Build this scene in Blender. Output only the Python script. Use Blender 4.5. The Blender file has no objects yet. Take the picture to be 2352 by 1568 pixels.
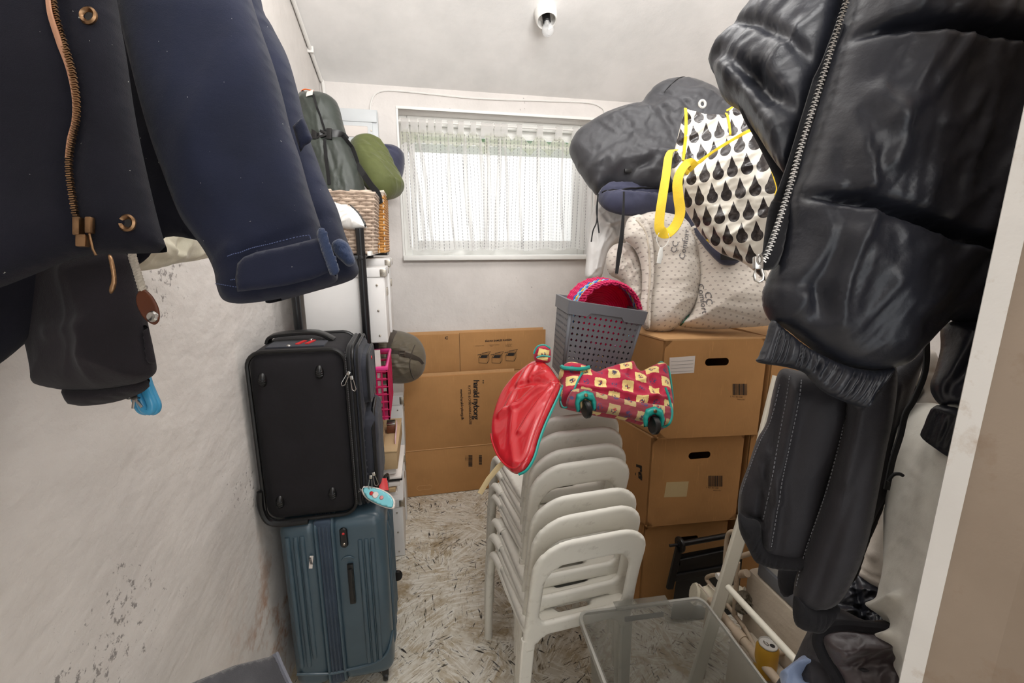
import bpy, bmesh, math, random
import numpy as np
from mathutils import Vector, Matrix, noise
from mathutils.geometry import delaunay_2d_cdt
random.seed(7)
S = bpy.context.scene
# ---------------------------------------------------------------- camera
F_PX, PITCH, YAW = 1045.0, math.radians(12.1), math.radians(12.2)
CAM = np.array([0.0, 0.0, 1.6])
FW = np.array([math.sin(YAW)*math.cos(PITCH), math.cos(YAW)*math.cos(PITCH), -math.sin(PITCH)])
RT = np.array([math.cos(YAW), -math.sin(YAW), 0.0]); UP = np.cross(RT, FW)
cd = bpy.data.cameras.new('camera'); cam = bpy.data.objects.new('camera', cd); S.collection.objects.link(cam)
cam.location = CAM; cam.rotation_euler = (math.pi/2-PITCH, 0, -YAW)
cd.sensor_width = 36; cd.lens = F_PX/2352*36; cd.clip_start = 0.02
S.camera = cam
S.view_settings.view_transform = 'Standard'; S.view_settings.look = 'None'; S.view_settings.gamma = 1
S.view_settings.use_curve_mapping = False; S.view_settings.exposure = 0.2
# ---------------------------------------------------------------- light
w = bpy.data.worlds.new('sky'); S.world = w; w.use_nodes = True
w.node_tree.nodes['Background'].inputs[0].default_value = (0.93, 0.97, 1.0, 1)
w.node_tree.nodes['Background'].inputs[1].default_value = 1.5
def light(name, typ, loc, target, energy, color=(1,1,1), size=None, size_y=None, angle=None):
    l = bpy.data.lights.new(name, typ); l.energy = energy; l.color = color
    if size: l.shape = 'RECTANGLE'; l.size = size; l.size_y = size_y or size
    if angle: l.angle = angle
    o = bpy.data.objects.new(name, l); S.collection.objects.link(o); o.location = loc
    o.rotation_euler = (Vector(target)-Vector(loc)).to_track_quat('-Z', 'Y').to_euler(); return o
light('sun', 'SUN', (0, 0, 6), (0.6, 2.2, 2), 1.5, (1, .97, .92), angle=.05)
light('window_daylight', 'AREA', (.8, 3.9, 3.3), (.5, 2.5, 1.7), 14, (.95, .98, 1), 1.8, 1.0)
light('fill_behind_camera', 'AREA', (.35, -.85, 2.2), (.5, 1.9, 1.2), 5, (1, .985, .965), 1.0, .8)  # added fill from behind the camera, stands for no known lamp
light('fill_overhead', 'AREA', (.4, 1.2, 2.95), (.35, 1.7, 0), 10, (1, .985, .965), 1.3, .8)  # added fill above the frame, brightens the middle of the room
light('fill_upward', 'AREA', (.6, .1, 2.5), (.6, 1.0, 3.02), 46, (1, .985, .965), 1.0, .5)  # added fill aimed upward to brighten ceiling and back wall
# ---------------------------------------------------------------- helpers
C = S.collection
def ray(x, y): return FW+(x-1176)/F_PX*RT-(y-784)/F_PX*UP
def W(x, y, d): return CAM+ray(x, y)*d
def at(x, y, X=None, Y=None, Z=None):
    r = ray(x, y)
    t = (X-CAM[0])/r[0] if X is not None else (Y-CAM[1])/r[1] if Y is not None else (Z-CAM[2])/r[2]
    return CAM+t*r
def tag(o, label=None, cat=None, group=None, kind=None):
    if label: o['label'] = label
    if cat: o['category'] = cat
    if group: o['group'] = group
    if kind: o['kind'] = kind
    return o
def thing(name, loc, label, cat, group=None, rz=0):
    o = bpy.data.objects.new(name, None); C.objects.link(o); o.location = loc; o.rotation_euler = (0, 0, rz)
    o.empty_display_size = .05
    return tag(o, label, cat, group)
PARENT_INV = True
def mesh(name, vs, fs, m, parent=None, smooth=True, mats=None, uv=None, fm=None):
    me = bpy.data.meshes.new(name)
    me.from_pydata([tuple(map(float, v)) for v in vs], [], [tuple(int(i) for i in f) for f in fs])
    for mm in (mats or [m]): me.materials.append(mm)
    if fm is not None: me.polygons.foreach_set('material_index', fm)
    if uv is not None:
        L = me.uv_layers.new(name='UVMap'); idx = np.empty(len(me.loops), dtype=np.int32)
        me.loops.foreach_get('vertex_index', idx); L.data.foreach_set('uv', np.asarray(uv, dtype=np.float32)[idx].ravel())
    me.polygons.foreach_set('use_smooth', [smooth]*len(me.polygons)); me.update()
    o = bpy.data.objects.new(name, me); C.objects.link(o)
    if parent is not None: attach(o, parent)
    return o
def wm(p):
    m = Matrix.Translation(p.location) @ p.rotation_euler.to_matrix().to_4x4() if p.parent is None else wm(p.parent) @ p.matrix_parent_inverse @ p.matrix_local
    return m
def attach(o, parent):          # mesh data given in world space, kept there
    o.parent = parent; o.matrix_parent_inverse = wm(parent).inverted()
class MB:
    def __init__(s): s.v = []; s.f = []
    def add(s, vs, fs):
        n = len(s.v); s.v += [tuple(v) for v in vs]; s.f += [tuple(i+n for i in f) for f in fs]; return s
    def box(s, c, d, R=None, bev=0):
        bm = bmesh.new(); bmesh.ops.create_cube(bm, size=1)
        bmesh.ops.scale(bm, vec=d, verts=bm.verts)
        if bev: bmesh.ops.bevel(bm, geom=bm.edges[:], offset=bev, segments=2, profile=.6, affect='EDGES')
        M = Matrix.Translation(c) @ (R.to_4x4() if R is not None else Matrix.Identity(4))
        bm.verts.ensure_lookup_table()
        s.add([M @ v.co for v in bm.verts], [[v.index for v in f.verts] for f in bm.faces]); bm.free(); return s
    def prism(s, foot, z0, z1, top=None):
        n = len(foot); top = top or foot
        s.add([(x, y, z0) for x, y in foot]+[(x, y, z1) for x, y in top],
              [tuple(range(n))[::-1], tuple(range(n, 2*n))]+[(i, (i+1) % n, n+(i+1) % n, n+i) for i in range(n)]); return s
    def tube(s, pts, r, n=10, closed=False, caps=True, flat=None):
        pts = [Vector(p) for p in pts]; N = len(pts); rr = r if hasattr(r, '__len__') else [r]*N
        base = len(s.v); up = None; V = []
        for i, p in enumerate(pts):
            a = pts[(i-1) % N] if (i or closed) else p; b = pts[(i+1) % N] if (i < N-1 or closed) else p
            t = (b-a).normalized() if (b-a).length > 1e-9 else Vector((0, 0, 1))
            if up is None: up = Vector(flat) if flat is not None else (Vector((0, 0, 1)) if abs(t.z) < .9 else Vector((1, 0, 0)))
            elif flat is not None: up = Vector(flat)
            x = t.cross(up)
            if x.length < 1e-6: x = t.orthogonal()
            x.normalize(); u = x.cross(t).normalized()
            if flat is None: up = u
            for k in range(n):
                an = 2*math.pi*k/n
                V.append(p+(x*math.cos(an)+u*math.sin(an))*rr[i])
        fs = []
        for i in range(N if closed else N-1):
            for k in range(n):
                j = (i+1) % N; fs.append((i*n+k, i*n+(k+1) % n, j*n+(k+1) % n, j*n+k))
        if caps and not closed: fs += [tuple(range(n))[::-1], tuple(range((N-1)*n, N*n))]
        return s.add(V, fs)
    def strap(s, pts, wid, th, nrm, closed=False):      # rectangular section; nrm: one vector or list, thickness direction
        pts = [Vector(p) for p in pts]; N = len(pts); V = []
        for i, p in enumerate(pts):
            a = pts[max(i-1, 0)]; b = pts[min(i+1, N-1)]
            t = (b-a).normalized(); n = Vector(nrm[i]) if hasattr(nrm[0], '__len__') else Vector(nrm)
            x = t.cross(n).normalized(); n = x.cross(t).normalized()
            ww = wid[i] if hasattr(wid, '__len__') else wid
            for k, (a_, b_) in enumerate(((-1, -.6), (-.8, -1), (.8, -1), (1, -.6), (1, .6), (.8, 1), (-.8, 1), (-1, .6))):
                V.append(p+x*a_*ww/2+n*b_*th/2)
        fs = [(i*8+k, i*8+(k+1) % 8, (i+1)*8+(k+1) % 8, (i+1)*8+k) for i in range(N-1) for k in range(8)]
        fs += [tuple(range(8))[::-1], tuple(range((N-1)*8, N*8))]
        return s.add(V, fs)
    def lathe(s, prof, c=(0, 0, 0), R=None, n=28):
        M = Matrix.Translation(c) @ (R.to_4x4() if R is not None else Matrix.Identity(4)); V = []; P = len(prof)
        for r, z in prof:
            for k in range(n): V.append(M @ Vector((r*math.cos(2*math.pi*k/n), r*math.sin(2*math.pi*k/n), z)))
        fs = [(i*n+k, i*n+(k+1) % n, (i+1)*n+(k+1) % n, (i+1)*n+k) for i in range(P-1) for k in range(n)]
        if prof[0][0] > 1e-5: fs.append(tuple(range(n))[::-1])
        if prof[-1][0] > 1e-5: fs.append(tuple(range((P-1)*n, P*n)))
        return s.add(V, fs)
    def go(s, name, m, parent=None, smooth=True, kind=None, label=None):
        o = mesh(name, s.v, s.f, m, parent, smooth)
        if smooth: autosmooth(o)
        if kind: o['kind'] = kind
        if label: o['label'] = label
        return o
def autosmooth(o, ang=40):
    me = o.data; bm = bmesh.new(); bm.from_mesh(me); bmesh.ops.recalc_face_normals(bm, faces=bm.faces)
    c = math.radians(ang)
    for e in bm.edges: e.smooth = not (len(e.link_faces) == 2 and e.calc_face_angle(0) > c)
    bm.to_mesh(me); bm.free()
def cat(pts, n=8, closed=False):                 # catmull-rom
    P = [np.array(p, float) for p in pts]; N = len(P); out = []
    for i in range(N if closed else N-1):
        p0 = P[(i-1) % N] if (closed or i > 0) else P[0]; p1 = P[i]; p2 = P[(i+1) % N]
        p3 = P[(i+2) % N] if (closed or i < N-2) else P[-1]
        for k in range(n):
            t = k/n; out.append(.5*((2*p1)+(-p0+p2)*t+(2*p0-5*p1+4*p2-p3)*t*t+(-p0+3*p1-3*p2+p3)*t**3))
    if not closed: out.append(P[-1])
    return out
def rz(a): return Matrix.Rotation(a, 3, 'Z')
def rx(a): return Matrix.Rotation(a, 3, 'X')
def ry(a): return Matrix.Rotation(a, 3, 'Y')
# ---------------------------------------------------------------- soft shapes
def inside(poly, P):
    x, y = P[:, 0], P[:, 1]; c = np.zeros(len(P), bool); n = len(poly)
    for i in range(n):
        x1, y1 = poly[i]; x2, y2 = poly[(i+1) % n]
        if y1 == y2: continue
        c ^= ((y1 > y) != (y2 > y)) & (x < (x2-x1)*(y-y1)/(y2-y1)+x1)
    return c
def dist(poly, P, closed=True):
    d = np.full(len(P), 1e9); n = len(poly)
    for i in range(n if closed else n-1):
        a = np.array(poly[i], float); b = np.array(poly[(i+1) % n], float); ab = b-a; L = ab@ab
        if L < 1e-14: continue
        t = np.clip(((P-a)@ab)/L, 0, 1); q = P-(a+t[:, None]*ab); d = np.minimum(d, np.hypot(q[:, 0], q[:, 1]))
    return d
def resample(poly, h):
    out = []; n = len(poly)
    for i in range(n):
        a = np.array(poly[i], float); b = np.array(poly[(i+1) % n], float); L = np.linalg.norm(b-a); k = max(1, int(round(L/h)))
        for j in range(k): out.append(a+(b-a)*j/k)
    return out
def tri_fill(poly, holes, h):
    loops = [resample(poly, h)]+[resample(q, h) for q in holes]
    pts = []; ed = []
    for L in loops:
        n = len(pts); pts += L; ed += [(n+i, n+(i+1) % len(L)) for i in range(len(L))]
    A = np.array(poly); x0, y0 = A.min(0); x1, y1 = A.max(0)
    gx = np.arange(x0, x1+h, h); gy = np.arange(y0, y1+h, h*.87); G = []
    for j, yy in enumerate(gy): G += [(xx+(h/2 if j % 2 else 0), yy) for xx in gx]
    G = np.array(G); k = inside(poly, G)
    for q in holes: k &= ~inside(q, G)
    G = G[k]; dd = dist(poly, G)
    for q in holes: dd = np.minimum(dd, dist(q, G))
    G = G[dd > h*.55]
    vv, ee, ff, *_ = delaunay_2d_cdt([Vector((float(p[0]), float(p[1]))) for p in pts]+[Vector((float(p[0]), float(p[1]))) for p in G], ed, [], 1, 1e-7)
    V = np.array([(v.x, v.y) for v in vv]); Fc = [f for f in ff]
    cen = np.array([V[list(f)].mean(0) for f in Fc]); ok = inside(poly, cen)
    for q in holes: ok &= ~inside(q, cen)
    Fc = [f for f, o in zip(Fc, ok) if o]
    dd = dist(poly, V)
    for q in holes: dd = np.minimum(dd, dist(q, V))
    return V, Fc, dd
def prof(d, R): return np.sqrt(np.clip(1-(1-np.clip(d/R, 0, 1))**2, 0, 1))
def solid2d(poly, holes, h, tf, tb, R, fmap, name, m, parent, disp=None, smooth=True):
    V, Fc, dd = tri_fill(poly, holes, h); n = len(V); p = prof(dd, R); bd = dd < 1e-6
    wf = tf*p; wb = -tb*p
    if disp is not None: wf = wf+disp(V)*np.clip(dd/(.6*R), 0, 1)
    wf[bd] = 0; wb[bd] = 0
    idx = np.arange(n); back = idx.copy(); nb = ~bd; back[nb] = n+np.arange(nb.sum())
    P = fmap(np.vstack([np.c_[V, wf], np.c_[V[nb], wb[nb]]])); F2 = []
    for f in Fc:
        f = list(f); a, b, c = (V[i] for i in f[:3])
        if (b[0]-a[0])*(c[1]-a[1])-(b[1]-a[1])*(c[0]-a[0]) < 0: f = f[::-1]
        F2.append(f); F2.append([back[i] for i in f[::-1]])
    uv = np.vstack([V, V[nb]])
    return mesh(name, P, F2, m, parent, smooth, uv=uv)
class Plane:
    """a real plane in the room: d = forward distance at one or three photo points"""
    def __init__(s, d, ref=(1176, 784)):
        if not hasattr(d, '__len__'): pts = [W(ref[0], ref[1], d), W(ref[0]+300, ref[1], d), W(ref[0], ref[1]-300, d)]
        else: pts = [W(*q) for q in d]
        n = np.cross(pts[1]-pts[0], pts[2]-pts[0]); n /= np.linalg.norm(n)
        if n@(CAM-pts[0]) < 0: n = -n
        s.o = pts[0]; s.n = n; z = np.array([0, 0, 1.]); s.u = np.cross(z, n); s.u /= np.linalg.norm(s.u); s.v = np.cross(n, s.u)
    def hit(s, x, y): r = ray(x, y); return CAM+r*(((s.o-CAM)@s.n)/(r@s.n))
    def uv(s, x, y): q = s.hit(x, y)-s.o; return np.array([q@s.u, q@s.v])
    def xyz(s, a): return s.o+a[:, 0:1]*s.u+a[:, 1:2]*s.v+a[:, 2:3]*s.n
def wrinkle(amp, scale, ang=0, stretch=3, seed=0):
    ca, sa = math.cos(ang), math.sin(ang)
    def f(V):
        out = np.empty(len(V))
        for i, (x, y) in enumerate(V):
            a = (x*ca+y*sa)/stretch*scale; b = (-x*sa+y*ca)*scale
            q = noise.noise((a+seed, b+seed*.7, seed)); r = noise.noise((a*2.1, b*2.1+7, seed+3))
            out[i] = max(0, 1-abs(q)*3.2)**1.7*1.1+max(0, 1-abs(r)*3.0)**1.5*.45-.5
        return amp*out
    return f
class Soft:
    def __init__(s, name, outline, d, T, R, m, parent=None, Tb=None, h=None, wr=None, folds=(), smooth_outline=True, holes=()):
        s.pl = Plane(d) if not isinstance(d, Plane) else d
        ol = cat(outline, 4, True) if smooth_outline else outline
        P = [s.pl.uv(*q) for q in ol]; A = np.array(P); ext = (A.max(0)-A.min(0)); h = h or max(max(ext)/85, .0022)
        s.T, s.R, s.poly = T, R, P
        s.fo = [([s.pl.uv(*q) for q in cat(pl, 4)], wd, am) for pl, wd, am in folds]; s.wr = wr if (wr is None or isinstance(wr, (list, tuple))) else [wr]
        s.cache = None
        s.o = solid2d(P, [[s.pl.uv(*q) for q in cat(hh, 4, True)] for hh in holes], h, T, Tb if Tb is not None else T*.6, R, s.pl.xyz, name, m, parent, s.disp)
    def disp(s, V):
        out = np.zeros(len(V))
        for q in (s.wr or []): out += q(V)
        for pl, wd, am in s.fo:
            dd = dist(pl, V, False); out += am*np.exp(-(dd/wd)**2)
        return out
    def on(s, x, y, e=0.0015):
        a = s.pl.uv(x, y)[None, :]; dd = dist(s.poly, a); 
        w_ = s.T*prof(dd, s.R)+s.disp(a)*np.clip(dd/(.6*s.R), 0, 1)
        if not inside(s.poly, a)[0]: w_ = w_*0
        b = s.pl.xyz(np.c_[a, w_+e])[0]
        return b
    def see(s, x, y, e=.002):          # surface point that lies on the sight line through photo point (x, y)
        a, b = x, y
        for _ in range(7):
            v = s.on(a, b, e)-CAM; k = v@FW; a += x-(1176+F_PX*(v@RT)/k); b += y-(784-F_PX*(v@UP)/k)
        return s.on(a, b, e)
    def path(s, pts, e=.0015, n=8): return [s.on(q[0], q[1], e) for q in cat(pts, n)]
# ---------------------------------------------------------------- materials
def lin(c): return tuple((x/255/12.92 if x/255 <= .04045 else ((x/255+.055)/1.055)**2.4) for x in c[:3])+(1,)
class E_:
    def __init__(s, nt, sk): s.nt, s.s = nt, sk
    def op(s, o, *a, clamp=False):
        n = s.nt.nodes.new('ShaderNodeMath'); n.operation = o; n.use_clamp = clamp
        for i, q in enumerate((s,)+a):
            if isinstance(q, E_): s.nt.links.new(q.s, n.inputs[i])
            else: n.inputs[i].default_value = q
        return E_(s.nt, n.outputs[0])
    def __add__(s, o): return s.op('ADD', o)
    def __sub__(s, o): return s.op('SUBTRACT', o)
    def __mul__(s, o): return s.op('MULTIPLY', o)
    def __truediv__(s, o): return s.op('DIVIDE', o)
    def lt(s, o): return s.op('LESS_THAN', o)
    def gt(s, o): return s.op('GREATER_THAN', o)
    def fr(s): return s.op('FRACT')
    def fl(s): return s.op('FLOOR')
    def ab(s): return s.op('ABSOLUTE')
    def mod(s, o): return s.op('MODULO', o)
    def mx(s, o): return s.op('MAXIMUM', o)
    def mn(s, o): return s.op('MINIMUM', o)
    def sq(s): return s*s
class Mat:
    def __init__(s, name, col, rough=.6, metal=0, spec=.5, sheen=0, coat=0, alpha=1, trans=0):
        s.m = bpy.data.materials.new(name); s.m.use_nodes = True; s.nt = s.m.node_tree; s.b = s.nt.nodes['Principled BSDF']
        s.col = lin(col); s.b.inputs['Base Color'].default_value = s.col; s.b.inputs['Roughness'].default_value = rough
        s.b.inputs['Metallic'].default_value = metal; s.b.inputs['Specular IOR Level'].default_value = spec
        s.b.inputs['Sheen Weight'].default_value = sheen; s.b.inputs['Coat Weight'].default_value = coat
        s.b.inputs['Alpha'].default_value = alpha; s.b.inputs['Transmission Weight'].default_value = trans
        s.cs = None; s.nrm = None
    def N(s, t, **k):
        n = s.nt.nodes.new(t)
        for a, b in k.items():
            if hasattr(n, a): setattr(n, a, b)
        return n
    def L(s, a, b): s.nt.links.new(a.s if isinstance(a, E_) else a, b)
    def tex(s, uv=False, scale=(1, 1, 1), rot=(0, 0, 0)):
        tc = s.N('ShaderNodeTexCoord'); mp = s.N('ShaderNodeMapping'); s.L(tc.outputs['UV' if uv else 'Object'], mp.inputs[0])
        mp.inputs['Scale'].default_value = scale; mp.inputs['Rotation'].default_value = rot; return mp.outputs[0]
    def noise(s, vec, sc, det=4, rough=.55, dist=0):
        n = s.N('ShaderNodeTexNoise'); s.L(vec, n.inputs['Vector']); n.inputs['Scale'].default_value = sc; n.inputs['Detail'].default_value = det
        n.inputs['Roughness'].default_value = rough; n.inputs['Distortion'].default_value = dist; return E_(s.nt, n.outputs[0])
    def ramp(s, f, a, b):
        n = s.N('ShaderNodeMapRange'); s.L(f, n.inputs[0]); n.inputs[1].default_value = a; n.inputs[2].default_value = b; return E_(s.nt, n.outputs[0])
    def mix(s, f, c):                    # lay colour c over the current colour with mask f
        n = s.N('ShaderNodeMix', data_type='RGBA'); s.L(f, n.inputs[0])
        if s.cs is None: n.inputs[6].default_value = s.col
        else: s.L(s.cs, n.inputs[6])
        if hasattr(c, 'is_output') or not isinstance(c, tuple): s.L(c, n.inputs[7])
        else: n.inputs[7].default_value = lin(c)
        s.cs = n.outputs[2]; s.L(s.cs, s.b.inputs['Base Color']); return s
    def bump(s, f, st=.3, d=.002):
        n = s.N('ShaderNodeBump'); s.L(f, n.inputs['Height']); n.inputs['Strength'].default_value = st; n.inputs['Distance'].default_value = d
        if s.nrm is not None: s.L(s.nrm, n.inputs['Normal'])
        s.nrm = n.outputs[0]; s.L(s.nrm, s.b.inputs['Normal']); return s
    def uvxy(s, rot=0, sc=1):
        v = s.tex(True, (sc, sc, sc), (0, 0, rot)); n = s.N('ShaderNodeSeparateXYZ'); s.L(v, n.inputs[0]); return E_(s.nt, n.outputs[0]), E_(s.nt, n.outputs[1])
    def oxyz(s):
        n = s.N('ShaderNodeSeparateXYZ'); s.L(s.tex(), n.inputs[0]); return [E_(s.nt, n.outputs[i]) for i in range(3)]
def cloth(name, col, rough=.85, weave=900, amp=.4, var=.12, sheen=.2, spec=.3, col2=None, dust=False):
    m = Mat(name, col, rough, spec=spec, sheen=sheen); v = m.tex()
    if col2 is None: col2 = tuple(min(255, int(c*(1+var)+4)) for c in col)
    m.mix(m.ramp(m.noise(v, 9, 5), .4, .7), col2); m.bump(m.noise(v, weave, 2), amp, .0008)
    m.bump(m.noise(v, 28, 4, .6), .35, .004)
    if dust: m.mix(m.ramp(m.noise(m.tex(scale=(1, 1, .6)), 330, 1), .80, .82), (190, 190, 180))
    return m.m
def plastic(name, col, rough=.45, var=6, dirt=None, coat=0, amp=.15):
    m = Mat(name, col, rough, coat=coat); v = m.tex(); m.mix(m.ramp(m.noise(v, 6, 6), .4, .7), tuple(max(0, c-var) for c in col))
    if dirt: m.mix(m.ramp(m.noise(v, 14, 8, .7), .56, .75), dirt)
    m.bump(m.noise(v, 180, 2), amp, .0005); return m.m
def metalm(name, col, rough=.3):
    m = Mat(name, col, rough, metal=1); v = m.tex(); m.bump(m.noise(v, 300, 2), .2, .0003); m.mix(m.ramp(m.noise(v, 60, 3), .5, .7), tuple(int(c*.75) for c in col)); return m.m
def plaster(name, col, stains=True, lump=1.0, orange=False):
    m = Mat(name, col, .9, spec=.2); v = m.tex(); a = m.noise(v, 3.2, 6, .6); b = m.noise(v, 28, 6, .7); c = m.noise(v, 120, 3)
    m.mix(m.ramp(a, .35, .75), tuple(int(q*.93) for q in col))
    if stains: m.mix(m.ramp(m.noise(v, 55, 4, .7)*m.noise(v, 2.5, 2), .385, .43), (150, 145, 142))
    if orange:
        x, y, z = m.oxyz(); k = (z.op('MULTIPLY', -1)+.75).op('MULTIPLY', 2.2, clamp=True)*m.ramp(m.noise(v, 5, 5, .7), .5, .62)*(y-1.1).op('MULTIPLY', 3, clamp=True)
        m.mix(k, (170, 120, 80))
    m.bump(m.ramp(m.noise(m.tex(scale=(1, .6, 1), rot=(.5, 0, 0)), 2.6, 5, .55), .2, .8), .5*lump, .025); m.bump(b, .35*lump, .004); m.bump(c, .3, .0012); return m.m
M = {}
M['wall'] = plaster('plaster_wall', (226, 221, 217))
M['wallL'] = plaster('plaster_wall_rough', (222, 217, 212), lump=1.6, orange=True)
M['ceil'] = plaster('ceiling_paint', (243, 241, 239), False, .25)
M['ledge'] = plaster('old_plaster', (200, 188, 170), True, 1.5)
M['white'] = plastic('white_paint', (232, 230, 226), .5)
M['frame'] = plastic('window_paint', (236, 236, 232), .45)
M['jamb'] = plastic('jamb_paint', (162, 145, 128), .5, 10, (146, 124, 104), amp=.4)
M['jambedge'] = plastic('jamb_edge_lit', (232, 228, 222), .5, 10, (190, 170, 150), amp=.4)  # window light on this edge is put into the paler colour
M['shelf'] = plastic('black_enamel', (22, 22, 24), .3)
M['black'] = plastic('black_plastic', (18, 18, 20), .4)
M['blackcloth'] = cloth('black_cloth', (26, 26, 30))
M['nylon'] = cloth('dark_nylon', (50, 50, 54), .5, 600, .2, spec=.5, sheen=.1)
M['olivebag'] = cloth('dark_olive_nylon', (45, 51, 46), .42, 600, .2, spec=.5, sheen=.1)
M['olive'] = cloth('olive_cotton', (82, 88, 48), .7)
M['khaki'] = cloth('khaki_nylon', (92, 84, 70), .5, 600, .2)
M['khakistrap'] = cloth('khaki_webbing', (66, 58, 50), .7, 500)
M['navycloth'] = cloth('navy_cotton', (52, 54, 74), .75)
M['coat'] = cloth('navy_wool', (26, 31, 50), .95, 1400, .6, sheen=.12, dust=True)
M['coatdark'] = cloth('dark_navy_wool', (21, 21, 31), .95, 1400, .6, sheen=.06, dust=True)
M['fleece'] = cloth('blue_velcro_pile', (48, 60, 88), 1, 500, 1.0, sheen=.3)
M['brown'] = cloth('charcoal_wool', (34, 30, 34), .95, 1300, .8, sheen=.1)
M['beige'] = cloth('beige_canvas', (202, 196, 176), .85)
M['puffer'] = cloth('black_satin_nylon', (26, 28, 36), .37, 900, .12, spec=.5, sheen=.03)
M['bomber'] = cloth('black_softshell', (30, 28, 32), .6, 900, .3, sheen=.08)
M['rib'] = cloth('black_rib_knit', (20, 19, 22), .9, 500, .6, sheen=.05)
M['lining'] = cloth('brown_black_lining', (54, 44, 46), .36, 900, .1, spec=.5)
M['bluecloth'] = cloth('steel_blue_nylon', (110, 124, 150), .5)
M['trouser'] = cloth('light_grey_cotton', (186, 178, 168), .8, 1100, .3)
M['trouser2'] = cloth('pale_grey_cotton', (198, 194, 184), .8, 1100, .3)
M['stitch'] = cloth('grey_thread', (98, 98, 102), .8)
M['bluethread'] = cloth('blue_thread', (80, 92, 130), .8)
M['brass'] = metalm('aged_brass', (150, 118, 88), .35)
M['copper'] = cloth('copper_tape', (190, 140, 110), .6)
M['steel'] = metalm('steel', (190, 188, 184), .25)
M['leather'] = plastic('brown_leather', (105, 58, 34), .45, 20)
M['rope'] = cloth('cream_rope', (200, 190, 175), .9)
M['case'] = cloth('black_case_fabric', (24, 22, 25), .8, 1500, .7, sheen=.04)
M['casegrey'] = cloth('charcoal_case_fabric', (42, 44, 52), .75, 1500, .7, sheen=.1)
M['rubber'] = plastic('black_rubber', (14, 14, 15), .35)
M['red'] = plastic('red_plastic', (200, 48, 50), .4)
M['orange'] = plastic('orange_cord', (226, 110, 50), .5)
M['bluecase'] = plastic('steel_blue_shell', (70, 90, 102), .34, 8, coat=.2)
M['bluezip'] = cloth('navy_zip_tape', (50, 64, 80), .6)
M['boxwhite'] = plastic('white_board', (226, 224, 222), .55)
M['tin'] = metalm('tin_corner', (180, 172, 160), .35)
M['pinkp'] = plastic('pink_plastic', (232, 60, 140), .35)
M['pinkd'] = plastic('deep_pink_plastic', (205, 30, 95), .35)
M['paper'] = plastic('paper', (228, 220, 214), .8)
M['carton'] = plastic('tan_carton', (186, 158, 120), .8, 10)
M['wood'] = plastic('raw_wood', (196, 158, 105), .7, 20)
M['grey'] = plastic('grey_plastic', (104, 106, 112), .45)
M['yellow'] = cloth('yellow_webbing', (216, 182, 42), .7, 500, .5)
M['pvc'] = plastic('red_pvc', (196, 38, 48), .22, 14, coat=.35)
M['teal'] = plastic('teal_plastic', (22, 150, 140), .4)
M['chair'] = plastic('off_white_chair_plastic', (234, 231, 221), .4, 8, (188, 182, 170))
M['felt'] = cloth('grey_felt', (66, 66, 70), 1, 700, 1.2, sheen=.5, col2=(92, 92, 96))
M['tube'] = plastic('cream_enamel', (224, 220, 206), .35)
M['pipe'] = plastic('old_pipe_paint', (196, 178, 156), .6, 16, (140, 96, 64), amp=.6)
M['ink'] = plastic('black_print', (34, 30, 28), .7)
M['inkgrey'] = plastic('grey_print', (110, 108, 112), .8)
M['label'] = plastic('cream_label', (206, 184, 140), .7)
M['knob'] = plastic('knob_metal', (200, 198, 192), .3)
M['cord'] = cloth('black_cord', (14, 14, 16), .8)
def cardboard(name, col):
    m = Mat(name, col, .85, spec=.2); v = m.tex(scale=(1, 1, 1)); m.mix(m.ramp(m.noise(v, 4, 6, .6), .35, .7), tuple(int(c*.92) for c in col))
    m.mix(m.ramp(m.noise(m.tex(scale=(30, 30, 2)), 6, 4), .62, .75), tuple(int(c*1.06) for c in col)); x, y, z = m.oxyz()
    m.bump((x*900).op('SINE'), .06, .0006); m.bump(m.noise(v, 12, 4), .3, .003); return m.m
M['card'] = cardboard('cardboard', (190, 142, 92)); M['cardd'] = cardboard('cardboard_edge', (208, 164, 116))
def glass(name, col, rough, alpha_mix):
    m = Mat(name, col, rough, trans=0); t = m.N('ShaderNodeBsdfTransparent'); t.inputs[0].default_value = (1, 1, 1, 1)
    x = m.N('ShaderNodeMixShader'); x.inputs[0].default_value = alpha_mix; out = m.nt.nodes['Material Output']
    m.L(t.outputs[0], x.inputs[1]); m.L(m.b.outputs[0], x.inputs[2]); m.L(x.outputs[0], out.inputs[0]); m.b.inputs['Roughness'].default_value = rough
    return m.m
M['glass'] = glass('window_glass', (235, 242, 244), .03, .12)
M['clearbin'] = glass('cloudy_clear_plastic', (140, 139, 131), .25, .36)
M['rimbin'] = glass('cloudy_rim_highlight', (190, 189, 182), .3, .5); M['bulb'] = glass('bulb_glass', (240, 242, 244), .05, .3)  # bin rim: its highlight is put into a paler colour
M['whitebin'] = glass('milky_plastic', (200, 200, 198), .35, .75)
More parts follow.
